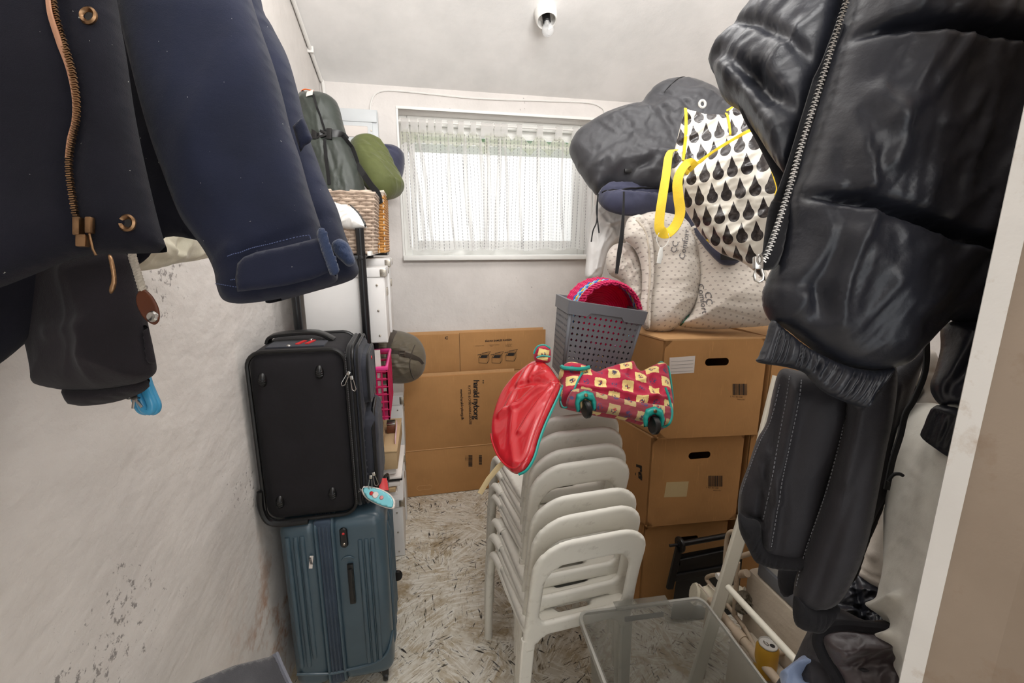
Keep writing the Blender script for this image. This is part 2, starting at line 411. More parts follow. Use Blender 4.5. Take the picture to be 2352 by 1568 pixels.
def mat_floor():
    m = Mat('scratched_painted_floor', (214, 207, 192), .7, spec=.3); v = m.tex()
    def strokes(vs, sc, sd):
        nv = m.N('ShaderNodeTexNoise'); m.L(v, nv.inputs['Vector']); nv.inputs['Scale'].default_value = 14; nv.inputs['Detail'].default_value = 3
        ad = m.N('ShaderNodeVectorMath', operation='MULTIPLY_ADD'); m.L(nv.outputs['Color'], ad.inputs[0]); ad.inputs[1].default_value = (.10, .10, 0); m.L(v, ad.inputs[2])
        vo = m.N('ShaderNodeTexVoronoi'); m.L(ad.outputs[0], vo.inputs['Vector']); vo.inputs['Scale'].default_value = vs; sc_ = m.N('ShaderNodeSeparateColor'); m.L(vo.outputs['Color'], sc_.inputs[0])
        mp = m.N('ShaderNodeMapping'); vr = m.N('ShaderNodeVectorRotate', rotation_type='Z_AXIS'); m.L(v, vr.inputs['Vector']); m.L(E_(m.nt, sc_.outputs[0])*2.6+sd, vr.inputs['Angle'])
        m.L(vr.outputs[0], mp.inputs[0]); mp.inputs['Scale'].default_value = (sc*.15, sc, 1); mp.inputs['Location'].default_value = (sd*7, sd*3, 0); return m.noise(mp.outputs[0], 1, 6, .7, .25), E_(m.nt, sc_.outputs[1])
    (s1, c1), (s2, c2), (s3, c3) = strokes(7, 85, .3), strokes(11, 110, 1.4), strokes(5, 60, 2.2); bl = m.noise(v, 6, 5, .65)
    m.mix(m.ramp(m.noise(v, 10, 6, .7), .45, .62), (184, 168, 140)); m.mix(m.ramp(s3, .47, .58), (232, 228, 218)); m.mix(m.ramp(m.noise(v, 3.5, 5, .7), .55, .66), (170, 152, 124))
    m.mix(m.ramp(s2*(c2*.2+.9), .58, .66), (126, 112, 90)); m.mix(m.ramp(s1*(bl*.6+.70), .585, .64), (50, 46, 42)); m.mix(m.ramp(s3*(bl*.6+.70), .62, .69), (66, 58, 50))
    m.bump(s1, .25, .002); return m.m
M['floor'] = mat_floor(); M['greybrown'] = plastic('grey_brown_board', (98, 92, 84), .8)
def mat_curtain(tp_=.46, c_=(240, 238, 236)):
    m = Mat('sheer_curtain', c_, .9); x, z = m.uvxy()
    cell = (x*28).fr(); row = (z*52).fr(); dots = (cell-.5).ab().lt(.06)*(row-.5).ab().lt(.3); m.mix(dots, (140, 137, 140))
    tr = m.N('ShaderNodeBsdfTranslucent'); m.L(m.cs, tr.inputs[0]); tp = m.N('ShaderNodeBsdfTransparent')
    a = m.N('ShaderNodeMixShader'); a.inputs[0].default_value = .55; m.L(m.b.outputs[0], a.inputs[1]); m.L(tr.outputs[0], a.inputs[2])
    b = m.N('ShaderNodeMixShader'); m.L(a.outputs[0], b.inputs[1]); m.L(tp.outputs[0], b.inputs[2])
    m.L((dots*-.38)+tp_, b.inputs[0]); m.L(b.outputs[0], m.nt.nodes['Material Output'].inputs[0]); return m.m
M['curtain'] = mat_curtain(); M['header'] = mat_curtain(.56, (206, 210, 186))  # header: green light from the hedge behind is put into its colour
def mat_mattress():
    m = Mat('printed_mattress_cover', (222, 214, 204), .9, sheen=.2); x, y = m.uvxy(.18, 1)
    X = x*42; Y = y*60; off = (Y.fl().mod(2))*.5; cx = ((X+off).fr()-.5).ab(); cy = ((Y).fr()-.5).ab()
    r = cx+cy*1.0; m.mix(r.lt(.20)*r.gt(.07), (160, 150, 144)); q = m.ramp((m.uvxy(.18, 1)[1]*11+m.noise(m.tex(), 3)*.6).op('SINE').ab(), .0, .25)
    m.bump(q, .5, .006); m.bump(m.noise(m.tex(), 20, 4), .4, .006); m.mix(m.ramp(m.noise(m.tex(), 5, 3), .55, .75), (206, 192, 186)); return m.m
M['mattress'] = mat_mattress()
def mat_drops():
    m = Mat('teardrop_print', (226, 220, 208), .35, coat=.2); x, y = m.uvxy(-.12, 1); X = x*26; Y = y*15.5
    Y = Y+100; X = X+100; cx = (X+Y.fl().mod(2)*.5).fr()-.5; cy = Y.fr()
    r = .42; yy = (cy-.3)*1.0; circ = ((cx*1.0).sq()+(yy*1.45).sq()).lt(.40*.40); tip = (cx.ab()).lt((cy*-1+.97)*.55)*cy.gt(.38)*cx.ab().lt(.385)
    k = circ.mx(tip)*cy.gt(.02); m.mix(k, (40, 34, 34)); m.mix(k*m.ramp(m.noise(m.tex(), 60, 4, .7), .52, .6), (74, 68, 66))
    m.bump(m.noise(m.tex(), 16, 4), .5, .006); return m.m
M['drops'] = mat_drops()
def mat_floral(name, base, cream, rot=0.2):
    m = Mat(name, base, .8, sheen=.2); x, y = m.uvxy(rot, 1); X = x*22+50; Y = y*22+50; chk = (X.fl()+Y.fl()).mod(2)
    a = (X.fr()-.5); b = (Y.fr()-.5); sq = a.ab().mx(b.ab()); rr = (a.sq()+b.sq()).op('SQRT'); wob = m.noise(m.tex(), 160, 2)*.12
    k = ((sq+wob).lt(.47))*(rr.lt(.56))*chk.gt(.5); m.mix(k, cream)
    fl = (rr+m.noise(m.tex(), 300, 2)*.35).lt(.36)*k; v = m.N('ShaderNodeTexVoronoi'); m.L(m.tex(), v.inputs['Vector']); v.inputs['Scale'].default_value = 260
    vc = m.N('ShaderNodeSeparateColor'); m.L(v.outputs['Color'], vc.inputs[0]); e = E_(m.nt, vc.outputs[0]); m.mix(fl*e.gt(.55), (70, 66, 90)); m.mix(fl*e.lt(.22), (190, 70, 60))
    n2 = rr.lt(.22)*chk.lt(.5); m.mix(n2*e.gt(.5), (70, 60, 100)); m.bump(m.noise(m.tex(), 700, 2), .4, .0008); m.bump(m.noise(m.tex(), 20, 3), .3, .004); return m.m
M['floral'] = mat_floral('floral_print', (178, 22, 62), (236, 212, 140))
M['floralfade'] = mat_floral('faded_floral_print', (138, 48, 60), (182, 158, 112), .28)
def weave(name, col, dark, sx=70, sy=70):
    m = Mat(name, col, .55); v = m.tex(); m.mix(m.ramp(m.noise(v, 25, 3), .45, .65), dark); m.bump(m.noise(v, 200, 2), .3, .0006); return m.m
M['wicker'] = weave('grey_wicker', (188, 168, 150), (150, 130, 114)); M['orangewicker'] = weave('honey_wicker', (198, 142, 72), (160, 108, 50))
M['wickerwhite'] = weave('pale_wicker', (214, 202, 186), (180, 160, 140))
def simple(n, c, r=.4): M[n] = plastic(n+'_cane', c, r, 14)
simple('cpink', (205, 40, 96)); simple('cmagenta', (232, 30, 96)); simple('cblue', (40, 110, 190)); simple('cyellow', (226, 184, 70)); simple('ccyan', (140, 196, 224))
simple('coil', (70, 160, 205), .2)
def translucent(mat, col, k):
    nt = mat.node_tree; t = nt.nodes.new('ShaderNodeBsdfTranslucent'); t.inputs[0].default_value = lin(col); x = nt.nodes.new('ShaderNodeMixShader'); x.inputs[0].default_value = k
    nt.links.new(nt.nodes['Principled BSDF'].outputs[0], x.inputs[1]); nt.links.new(t.outputs[0], x.inputs[2]); nt.links.new(x.outputs[0], nt.nodes['Material Output'].inputs[0])
translucent(M['cmagenta'], (255, 40, 120), .5); translucent(M['pinkd'], (240, 50, 130), .3)
def textmesh(s, size=1, bold=0, align='LEFT', spacing=1):
    c = bpy.data.curves.new('t', 'FONT'); c.body = s; c.size = size; c.offset = bold; c.align_x = align; c.resolution_u = 2; c.space_character = spacing
    o = bpy.data.objects.new('t', c); C.objects.link(o); dg = bpy.context.evaluated_depsgraph_get(); me = bpy.data.meshes.new_from_object(o.evaluated_get(dg))
    vs = [(v.co.x, v.co.y) for v in me.vertices]; fs = [tuple(p.vertices) for p in me.polygons]
    bpy.data.objects.remove(o); bpy.data.curves.remove(c); return vs, fs
def print_text(name, s, fmap, m, parent, **k):      # fmap: text (x,y) -> world point on the surface
    vs, fs = textmesh(s, **k)
    return mesh(name, [fmap(x, y) for x, y in vs], fs, m, parent, False)
def affine(o, ex, ey, hit): return lambda x, y: hit(o[0]+x*ex[0]+y*ey[0], o[1]+x*ex[1]+y*ey[1])
# ================================================================ setting
YB = 2.82
def zc(y): return 2.45+.45*(YB-y)
def xl(y): return -.44-.062*(YB-y)
def struct(o): o['kind'] = 'structure'; return o
HX0, HX1, HZ0, HZ1 = -.04, 1.13, 1.53, 2.335
b = MB()
for x0, x1, z0, z1 in ((-.7, HX0, 0, 2.7), (HX1, 2.1, 0, 2.7), (HX0, HX1, 0, HZ0), (HX0, HX1, HZ1, 2.7)):
    b.box(((x0+x1)/2, YB+.1, (z0+z1)/2), (x1-x0, .2, z1-z0))
struct(b.go('wall_back', M['wall'], smooth=False))
b = MB(); b.prism([(xl(-1.2), -1.2), (xl(2.9), 2.9), (xl(2.9)-.15, 2.9), (xl(-1.2)-.15, -1.2)], 0, 4.3); struct(b.go('wall_left', M['wallL'], smooth=False))
b = MB(); b.box((2.0, .85, 2.1), (.12, 4.1, 4.3)); struct(b.go('wall_right', M['wall'], smooth=False))
b = MB(); b.box((.6, .85, -.05), (3.2, 4.3, .1)); struct(b.go('floor', M['floor'], smooth=False))
b = MB(); b.add([(-1, -1.2, zc(-1.2)), (2.1, -1.2, zc(-1.2)), (2.1, 2.95, zc(2.95)), (-1, 2.95, zc(2.95)), (-1, -1.2, zc(-1.2)+.15), (2.1, -1.2, zc(-1.2)+.15), (2.1, 2.95, zc(2.95)+.15), (-1, 2.95, zc(2.95)+.15)],
               [(0, 1, 2, 3), (7, 6, 5, 4), (0, 4, 5, 1), (1, 5, 6, 2), (2, 6, 7, 3), (3, 7, 4, 0)]); struct(b.go('ceiling', M['ceil'], smooth=False))
b = MB(); b.box((-.45, -1.25, 2.1), (.9, .12, 4.3)).box((1.45, -1.25, 2.1), (1.2, .12, 4.3)).box((.45, -1.25, 3.2), (.95, .12, 2.2)); struct(b.go('wall_front', M['wall'], smooth=False))
# plastered ledge on the right
b = MB(); b.box((1.5, .72, .245), (.8, .94, .49), bev=.02); struct(b.go('wall_lower_right', M['ledge']))
# door jamb at the right of the picture
b = MB(); b.prism([(.599, .352), (1.05, .46), (1.05, .25), (.66, .17), (.622, .30)], 0, 2.3); j = struct(b.go('door_jamb', M['jamb'], smooth=False)); j.name = 'door_1'
b = MB(); b.prism([(.588, .364), (.600, .372), (.610, .356), (.5975, .3465)], 0, 2.3); b.go('edge_strip', M['jambedge'], j, smooth=False)
# window
wi = thing('window_1', (.545, YB+.14, HZ0), None, None); wi['kind'] = 'structure'
YF = YB+.15
b = MB()
for x0, x1, z0, z1 in ((HX0, HX0+.045, HZ0, HZ1), (HX1-.045, HX1, HZ0, HZ1), (HX0+.046, HX1-.046, HZ0, HZ0+.05), (HX0+.046, HX1-.046, HZ1-.05, HZ1)):
    b.box(((x0+x1)/2, YF, (z0+z1)/2), (x1-x0, .05, z1-z0), bev=.004)
b.go('window_frame', M['frame'], wi)
b = MB()
for x0, x1, z0, z1 in ((HX0+.05, HX0+.085, HZ0+.05, HZ1-.05), (HX1-.085, HX1-.05, HZ0+.05, HZ1-.05), (HX0+.086, HX1-.086, HZ0+.05, HZ0+.09), (HX0+.086, HX1-.086, HZ1-.085, HZ1-.05)):
    b.box(((x0+x1)/2, YF+.012, (z0+z1)/2), (x1-x0, .03, z1-z0), bev=.004)
b.go('sash', M['frame'], wi)
for i, z in enumerate((2.245, 2.20)):
    MB().box((.545, YF+.01, z), (1.0, .03, .014), bev=.003).go('slat', M['frame'], wi)
MB().box((.545, YF+.012, 1.94), (.99, .006, .66)).go('pane', M['glass'], wi, smooth=False)
MB().box((.545, YB+.05, HZ0-.012), (1.19, .19, .028), bev=.006).go('window_sill', M['frame'], wi)
b = MB()
for x0, x1, z0, z1 in ((HX0-.012, HX0, HZ0, HZ1), (HX1, HX1+.012, HZ0, HZ1), (HX0-.012, HX1+.012, HZ1, HZ1+.015)):
    b.box(((x0+x1)/2, YB+.0, (z0+z1)/2), (x1-x0, .012, z1-z0), bev=.002)
b.go('reveal_edge', M['frame'], wi)
# outside
b = MB(); b.box((.8, 5.0, 1.14), (9, .2, 2.7)); tag(b.go('neighbour_building', Mat('white_outdoor_render', (240, 240, 238), .8).m, smooth=False), 'white rendered building front outside, seen through the sheer curtains', 'building')
b = MB(); b.box((.8, 4.2, -.1), (9, 2.4, .1)); tag(b.go('outdoor_ground', M['white'], smooth=False), 'pale ground outside the window', 'ground')
hd = MB(); rnd = random.Random(3)
for i in range(1500):
    c = Vector((rnd.uniform(-3.5, 5.5), rnd.gauss(5.65, .14), rnd.uniform(2.35, 2.93))); a, e2 = Vector([rnd.gauss(0, 1) for _ in range(3)]).normalized(), Vector([rnd.gauss(0, 1) for _ in range(3)]).normalized()
    a *= .07; e2 *= .05; hd.add([c-a, c+e2, c+a, c-e2], [(0, 1, 2, 3)])
hd.box((1, 5.68, 2.3), (9, .25, 1.1)); hd = hd.go('hedge', Mat('hedge_green', (48, 92, 22), .8).m, smooth=False); tag(hd, 'green hedge top behind the white wall outside the window', 'hedge', kind='stuff')
# ceiling corner pipe and wall cable
pts = [at(*p, X=xl(2.6)+.014) for p in ((660, -80), (683, 0), (702, 85), (722, 150))]
q = [tuple(p) for p in pts]; q = [(p[0]+.0, p[1], min(p[2], zc(p[1])-.012)) for p in q]+[(xl(YB)+.02, YB-.02, 2.44), (xl(YB)+.02, YB-.02, 2.1)]
q = [(xl(y)+.013, y, zc(y)-.013) for y in (1.7, 2.1, 2.4, 2.7, 2.79)]+[(xl(YB)+.02, YB-.013, 2.40), (xl(YB)+.02, YB-.013, 2.0)]
b = MB(); b.tube(cat(q, 4), .009, 8); p = struct(b.go('trim_1', M['white']))
for y in (2.05, 2.35, 2.62):
    MB().box((xl(y)+.013, y, zc(y)-.013), (.03, .014, .03), bev=.004).go('clip', M['white'], p)
cb = [at(x, y, Y=YB-.006) for x, y in ((850, 330), (850, 262), (852, 235), (862, 216), (885, 208), (930, 210), (1000, 217), (1080, 225), (1160, 229), (1260, 232), (1350, 236), (1378, 245), (1389, 262), (1391, 330))]
b = MB().tube(cat(cb, 5), .0045, 6); tag(b.go('cable', M['white']), 'thin white cable clipped to the wall around the top of the window', 'cable')
# ceiling lamp, square to the sloping ceiling
nd = Vector((0, -.45, -1)).normalized(); ly = 2.33; lc = Vector((.665, ly, zc(ly))); R = Vector((0, 0, 1)).rotation_difference(nd).to_matrix()
lp = thing('ceiling_lamp', lc, 'white round porcelain lamp holder with a bare clear bulb on the ceiling', 'lamp')
MB().lathe([(.0, .0), (.052, .0), (.054, .01), (.05, .05), (.045, .058), (.041, .055), (.04, .02), (0, .018)], lc, R).go('lamp_holder', M['white'], lp)
MB().lathe([(0, .02), (.019, .02), (.019, .062), (.017, .064), (0, .064)], lc, R).go('socket', M['black'], lp)
bl = MB().lathe([(.013, .062), (.014, .072), (.024, .09), (.028, .105), (.026, .12), (.016, .131), (0, .135)], lc, R).go('bulb', M['bulb'], lp)
b = MB().tube([lc+nd*.06, lc+nd*.085, lc+nd*.095+Vector((.005, 0, 0)), lc+nd*.105], .0025, 6); b.lathe([(0, .06), (.012, .062), (.006, .082), (0, .084)], lc, R).go('filament', M['steel'], bl)
# electric panel
def px_box(name, x0, y0, x1, y1, Y, dep, m, parent, bev=.004):
    a = at(x0, y1, Y=Y); c = at(x1, y0, Y=Y); return MB().box(((a[0]+c[0])/2, Y+dep/2, (a[2]+c[2])/2), (abs(c[0]-a[0]), dep, abs(c[2]-a[2])), bev=bev).go(name, m, parent)
fb = thing('fuse_box', at(800, 340, Y=YB), 'pale grey wall fuse box with a hinged cover left of the window', 'fuse box')
M['panel'] = plastic('panel_grey', (206, 210, 212), .4)
px_box('housing', 745, 252, 866, 345, YB-.075, .074, M['panel'], fb); px_box('top_cover', 745, 252, 864, 275, YB-.085, .03, M['panel'], fb)
px_box('hatch', 762, 281, 855, 341, YB-.083, .012, M['panel'], fb); px_box('window_strip', 775, 290, 844, 312, YB-.087, .005, M['paper'], fb)
MB().lathe([(0, 0), (.004, 0), (.004, .004), (0, .004)], at(853, 300, Y=YB-.083), rx(math.pi/2)).go('screw', M['tin'], fb)
# ================================================================ curtains
MB().tube([(HX0, YB+.045, 2.285), (HX1, YB+.045, 2.285)], .007, 10).go('curtain_rod', M['white'])
tag(bpy.data.objects['curtain_rod'], 'thin white rod the sheer curtains hang from across the window', 'curtain rod')
def curtain(x0, x1, tabs, folds, seed, label, lean):
    t = thing('sheer_curtain', ((x0+x1)/2, YB+.05, 1.56), label, 'curtain', 'sheer curtains'); rn = random.Random(seed)
    px = lambda p: (p-915)/453*1.17-.04
    tabs = [px(p) for p in tabs]; ph = [rn.uniform(0, 6) for _ in range(6)]
    def sx(u, v): return x0+(x1-x0)*u+.018*math.sin(u*9+ph[0])*v+lean*v*math.sin(u*math.pi)
    def yy(u, v):
        return YB+.05+(.006+.012*v)*(math.sin(u*34+ph[1]+.8*math.sin(v*2+ph[2]))+.5*math.sin(u*61+ph[3]))+.016*max(0, math.sin(u*12+ph[4]))**6
    zt = 2.245; zb = 1.565; nx, nz = 170, 44
    def top(x): k = min(abs(x-q) for q in tabs)/.055; return zt-.05*min(1, k)**1.6
    V = []; U = []
    for j in range(nz+1):
        for i in range(nx+1):
            u, v = i/nx, j/nz; x = sx(u, v); zz = top(x0+(x1-x0)*u)*(1-v)+zb*v+(.008*math.sin(u*20+ph[5]) if v > .5 else 0)*v
            V.append((x, yy(u, v), zz)); U.append((u*(x1-x0)*1.5, v*(zt-zb)))
    Fs = [(j*(nx+1)+i, j*(nx+1)+i+1, (j+1)*(nx+1)+i+1, (j+1)*(nx+1)+i) for j in range(nz) for i in range(nx)]
    mesh('drape', V, Fs, M['curtain'], t, uv=U)
    V = []; U = []
    for j in range(7):                                     # the header is folded double
        for i in range(nx+1):
            u = i/nx; v = j/6*.105; V.append((sx(u, v), yy(u, v)-.004, top(x0+(x1-x0)*u)*(1-v)+zb*v)); U.append((u*(x1-x0)*1.5, v*(zt-zb)))
    mesh('header', V, [f for f in Fs if max(f) < len(V)], M['header'], t, uv=U)
    for fx0, fx1, ww in folds:                              # gathered folds, doubled cloth
        V = []; U = []
        for j in range(31):
            v = j/30; xc = px(fx0)*(1-v)+px(fx1)*v+.008*math.sin(v*5+fx0); wd_ = ww*(.35+.65*math.sin(math.pi*min(1, .12+v*.75)))
            for k in range(7):
                a = k/6*2-1; V.append((xc+a*wd_, YB+.034-.012*math.cos(a*1.5)+.003*math.sin(v*9+k), (zt-.03)*(1-v)+(zb+.004)*v)); U.append((V[-1][0]*1.5, v*(zt-zb)))
        mesh('fold', V, [(j*7+k, j*7+k+1, (j+1)*7+k+1, (j+1)*7+k) for j in range(30) for k in range(6)], M['curtain'], t, uv=U)
    for q in tabs:
        wd = .018+rn.uniform(-.003, .004); n = 14; V = []
        for k in range(n+1):
            a = k/n*math.pi*1.0
            V += [(q-wd, YB+.045-.010*math.sin(a)-.0, 2.285+.012*math.sin(a)) if False else (q-wd, YB+.045+.012*math.cos(a), 2.29+.012*math.sin(a)), (q+wd, YB+.045+.012*math.cos(a), 2.29+.012*math.sin(a))]
        V = [(q-wd, YB+.057, zt-.02), (q+wd, YB+.057, zt-.02)]+V+[(q-wd, YB+.033, zt-.02), (q+wd, YB+.033, zt-.02)]
        mesh('tab', V, [(2*i, 2*i+1, 2*i+3, 2*i+2) for i in range(len(V)//2-1)], M['curtain'], t, uv=[(0, 0) for a in V])
    return t
curtain(-.035, .475, [928, 948, 966, 985, 1002, 1028, 1052, 1080], [(955, 984, .012), (1058, 1072, .016), (1020, 1030, .009), (935, 965, .012), (1098, 1104, .014)], 4, 'left sheer curtain with hanging loops, its edge overlapping the other at the middle', .02)
curtain(.455, 1.115, [1106, 1120, 1136, 1152, 1188, 1237, 1284, 1325, 1352], [(1112, 1112, .012), (1138, 1132, .014), (1150, 1165, .010), (1235, 1240, .012), (1190, 1192, .009), (1290, 1300, .008), (1345, 1350, .010)], 9, 'right sheer curtain, the wider flatter one, beside the dark nylon bag', -.01)
# ================================================================ shelving left
SX0, SX1, SY0, SY1 = -.42, -.182, 1.78, 2.14
sh = thing('shelving_unit', (-.3, 1.96, 0), 'black tubular metal shelving unit against the left wall', 'shelf')
for x, y in ((SX1, SY0), (SX0, SY0), (SX1, SY1), (SX0, SY1)):
    MB().tube([(x, y, 0), (x, y, 1.655)], .0155, 14).go('post', M['shelf'], sh)
for z in (.12, .56, .897, 1.212, 1.552):
    MB().box(((SX0+SX1)/2, (SY0+SY1)/2, z), (SX1-SX0-.0, SY1-SY0+.02, .014), bev=.003).go('shelf_board', M['shelf'], sh)
    MB().lathe([(0, 0), (.009, 0), (.008, .004), (0, .005)], (SX1, SY0-.0155, z), rx(math.pi/2)).go('bolt', M['black'], sh)
MB().box((-.15, 1.98, 1.566), (.012, .5, .016), bev=.002).go('edge_rail', M['frame'], sh)
# white storage boxes with metal corners
def storage_box(x0, x1, y0, y1, z0, z1, label, group=None, lid=.035):
    t = thing('storage_box', ((x0+x1)/2, (y0+y1)/2, z0), label, 'box', group)
    MB().box(((x0+x1)/2, (y0+y1)/2, (z0+z1-lid)/2), (x1-x0-.012, y1-y0-.012, z1-z0-lid), bev=.003).go('body', M['boxwhite'], t)
    MB().box(((x0+x1)/2, (y0+y1)/2, z1-lid/2), (x1-x0, y1-y0, lid), bev=.004).go('lid', M['boxwhite'], t)
    MB().box((x1-.045, y0+.004, (z0+z1-lid)/2), (.068, .006, z1-z0-lid-.01), bev=.001).go('fold_flap', M['boxwhite'], t)
    for c in ((x1-.010, y0+.010), (x1-.010, y1-.010)): MB().box((c[0], c[1], z1-lid/2-.002), (.024, .024, lid*.8), bev=.003).go('corner_cap', M['tin'], t)
    for z in (z0+.03, (z0+z1-lid)/2, z1-lid-.03): MB().lathe([(0, 0), (.0045, 0), (.004, .003), (0, .004)], (x1-.035, y0+.001, z), rx(math.pi/2), 12).go('rivet', M['tin'], t)
    MB().box((x1-.004, (y0+y1)/2, z0+(z1-z0)*.66), (.006, .05, .03), bev=.001).go('label_holder', M['tin'], t); return t
storage_box(-.405, -.100, 1.80, 2.0, 1.222, 1.512, 'large white storage box on the shelf, the nearer of the upper pair behind the post', 'white storage boxes on the shelf')
storage_box(-.405, -.092, 2.012, 2.215, 1.222, 1.54, 'large white storage box on the shelf, the one nearer the window', 'white storage boxes on the shelf')
storage_box(-.38, -.098, 2.17, 2.48, 0, .33, 'low white storage box on the floor behind the blue suitcase', 'white storage boxes on the floor', .045)
storage_box(-.38, -.090, 2.49, 2.76, 0, .425, 'white storage box on the floor under another one by the cardboard', 'white storage boxes on the floor', .055)
storage_box(-.38, -.082, 2.49, 2.76, .427, .775, 'white storage box under the khaki stuff sack', 'white storage boxes on the floor', .055)
# ================================================================ wicker baskets
def wicker(label, name, m, xa, xb, y0, y1, z0, z1, fl, nr=18, m2=None):
    t = thing(name, ((xa+xb)/2, (y0+y1)/2, z0), label, 'basket'); cx, cy = (xa+xb)/2, (y0+y1)/2
    def foot(f, ns=13):
        hx = (xb-xa)/2*(1-fl*(1-f)); hy = (y1-y0)/2*(1-fl*(1-f)); P = []
        nx = max(4, int(round((xb-xa)/.022))); ny = max(4, int(round((y1-y0)/.022)))
        for i in range(nx): P.append((cx-hx+2*hx*i/nx, cy-hy))
        for i in range(ny): P.append((cx+hx, cy-hy+2*hy*i/ny))
        for i in range(nx): P.append((cx+hx-2*hx*i/nx, cy+hy))
        for i in range(ny): P.append((cx-hx, cy+hy-2*hy*i/ny))
        return P
    b = MB(); n = len(foot(1))
    for r in range(nr):
        f = r/(nr-1); z = z0+.006+(z1-z0-.022)*f; P = foot(f); pts = []
        for i, (x, y) in enumerate(P):
            o = .0045*(1 if (i+r) % 2 else -1); dx, dy = x-cx, y-cy; L = math.hypot(dx, dy); pts.append((x+dx/L*o, y+dy/L*o, z))
            x2, y2 = P[(i+1) % n]; pts.append(((x+x2)/2, (y+y2)/2, z))
        b.tube(pts, (z1-z0)/nr*.47, 5, closed=True)
    b.go('woven_wall', m, t, kind='stuff')
    b = MB()
    for i in range(0, n): b.tube([(foot(0)[i][0], foot(0)[i][1], z0), (foot(1)[i][0], foot(1)[i][1], z1-.01)], .0028, 5)
    b.go('stakes', m2 or m, t, kind='stuff')
    for dz, o in ((0, .0), (.008, .004), (.006, -.004)):
        P = foot(1); pts = [(x+(x-cx)/abs(xb-xa)*o*2, y+(y-cy)/abs(y1-y0)*o*2, z1-.012+dz+.002*math.sin(i*2)) for i, (x, y) in enumerate(P)]; MB().tube(pts, .006, 6, closed=True).go('rim_cane', m2 or m, t)
    MB().box((cx, cy, z0+.006), ((xb-xa)*(1-fl), (y1-y0)*(1-fl), .01)).go('basket_base', m, t); return t
wicker('pale grey-brown wicker basket on the top shelf, in front of the honey one', 'wicker_basket', M['wicker'], -.40, -.128, 1.80, 2.03, 1.562, 1.785, .12, 17)
wicker('honey coloured wicker basket with pale end behind the grey-brown one', 'wicker_basket', M['orangewicker'], -.40, -.108, 2.05, 2.38, 1.562, 1.815, .03, 22, M['wickerwhite'])
MB().box((-.25, 2.3, 1.555), (.28, .2, .012)).go('shelf_extension', M['shelf'], sh)
# plastic cover hanging out of basket
wb = thing('plastic_bag', at(800, 520, Y=1.74), 'crumpled white plastic bag with a black edge on the shelf end, under the coat sleeve', 'bag')
q = Soft('bag_body', [(745, 440), (778, 462), (805, 472), (825, 492), (838, 516), (842, 523), (815, 527), (780, 524), (740, 530)], 1.66, .03, .03, M['white'], wb, wr=wrinkle(.006, 22, .7, 2, 3))
MB().tube(q.path([(775, 463), (800, 470), (820, 486), (835, 508), (841, 521)], .002), .004, 6).go('black_edge', M['black'], wb)
# ================================================================ things on the shelf top
tb = thing('tent_bag', at(770, 440, Y=1.93), 'tall dark olive tent bag with a black buckled strap standing in the basket', 'bag')
q = Soft('bag_body', [(690, 225), (715, 216), (745, 217), (768, 228), (780, 250), (790, 290), (803, 330), (818, 370), (833, 410), (840, 445), (845, 490), (780, 500), (740, 470), (700, 380), (680, 300)], 1.93, .085, .09, M['olivebag'], tb,
         wr=[wrinkle(.006, 14, 1.9, 3, 5), wrinkle(.003, 40, 1.7, 4, 2)], folds=[([(795, 325), (740, 332), (700, 335)], .012, -.014), ([(775, 250), (790, 320)], .01, .006), ([(800, 345), (830, 440)], .008, .007), ([(770, 345), (800, 440)], .01, -.006)])
MB().strap(q.path([(705, 331), (740, 330), (790, 322), (800, 330)], .003), .034, .003, [-FW[0], -FW[1], 0]).go('strap', M['black'], tb)
ls = [q.on(x, y, .006) for x, y in cat([(795, 324), (810, 345), (822, 380)], 5)]+[W(x, y, 1.86) for x, y in cat([(835, 400), (852, 425), (868, 445), (873, 468)], 5)]
MB().strap(ls, .026, .0025, [-FW[0]-.3, -FW[1], .1]).go('loose_strap', M['cord'], tb)
B0 = q.on(757, 327, .008); Rb = Matrix(((RT[0], -FW[0], UP[0]), (RT[1], -FW[1], UP[1]), (RT[2], -FW[2], UP[2])))
bk = MB()
bk.box(B0-np.array(RT)*.030, (.022, .01, .045), Rb, .003).box(B0+np.array(RT)*.030, (.022, .01, .045), Rb, .003)
bk.box(B0+np.array(UP)*.010, (.045, .011, .010), Rb @ ry(.35), .003).box(B0-np.array(UP)*.010, (.045, .011, .010), Rb @ ry(-.35), .003)
bk.go('buckle', M['rubber'], tb)
MB().strap(q.path([(737, 238), (748, 270), (758, 300), (765, 322)], .002), .009, .002, [-FW[0], -FW[1], 0]).go('zip', M['cord'], tb)
MB().strap(q.path([(762, 338), (768, 380), (775, 440)], .002), .014, .002, [-FW[0], -FW[1], 0]).go('seam_tape', M['cord'], tb)
MB().strap(q.path([(726, 224), (730, 243)], .006, 3), .028, .001, [-FW[0], -FW[1], 0]).go('tag', M['paper'], tb)
oc = [W(x, y, 1.93) for x, y in cat([(692, 210), (700, 205), (716, 208), (730, 216), (738, 220)], 5)]
MB().tube(oc, .0028, 6).go('orange_cord', M['orange'], tb)
MB().tube([W(694, 210, 1.93), W(701, 214, 1.93)], .006, 8).go('cord_lock', M['black'], tb)
ol = thing('cushion', at(870, 450, Y=2.15), 'rolled olive green cushion lying on the baskets', 'cushion')
Soft('cushion_cover', [(806, 322), (822, 319), (845, 328), (865, 345), (885, 375), (905, 410), (920, 440), (917, 450), (895, 456), (875, 450), (850, 430), (825, 395), (808, 355)], [(806, 322, 2.05), (920, 440, 2.15), (850, 430, 2.0)], .08, .07, M['olive'], ol,
     wr=[wrinkle(.004, 25, -.9, 4, 2)], folds=[([(806, 325), (850, 350), (880, 390)], .012, .008), ([(810, 330), (845, 370)], .008, -.007), ([(808, 335), (830, 380)], .006, -.006), ([(870, 430), (915, 445)], .008, .004)])
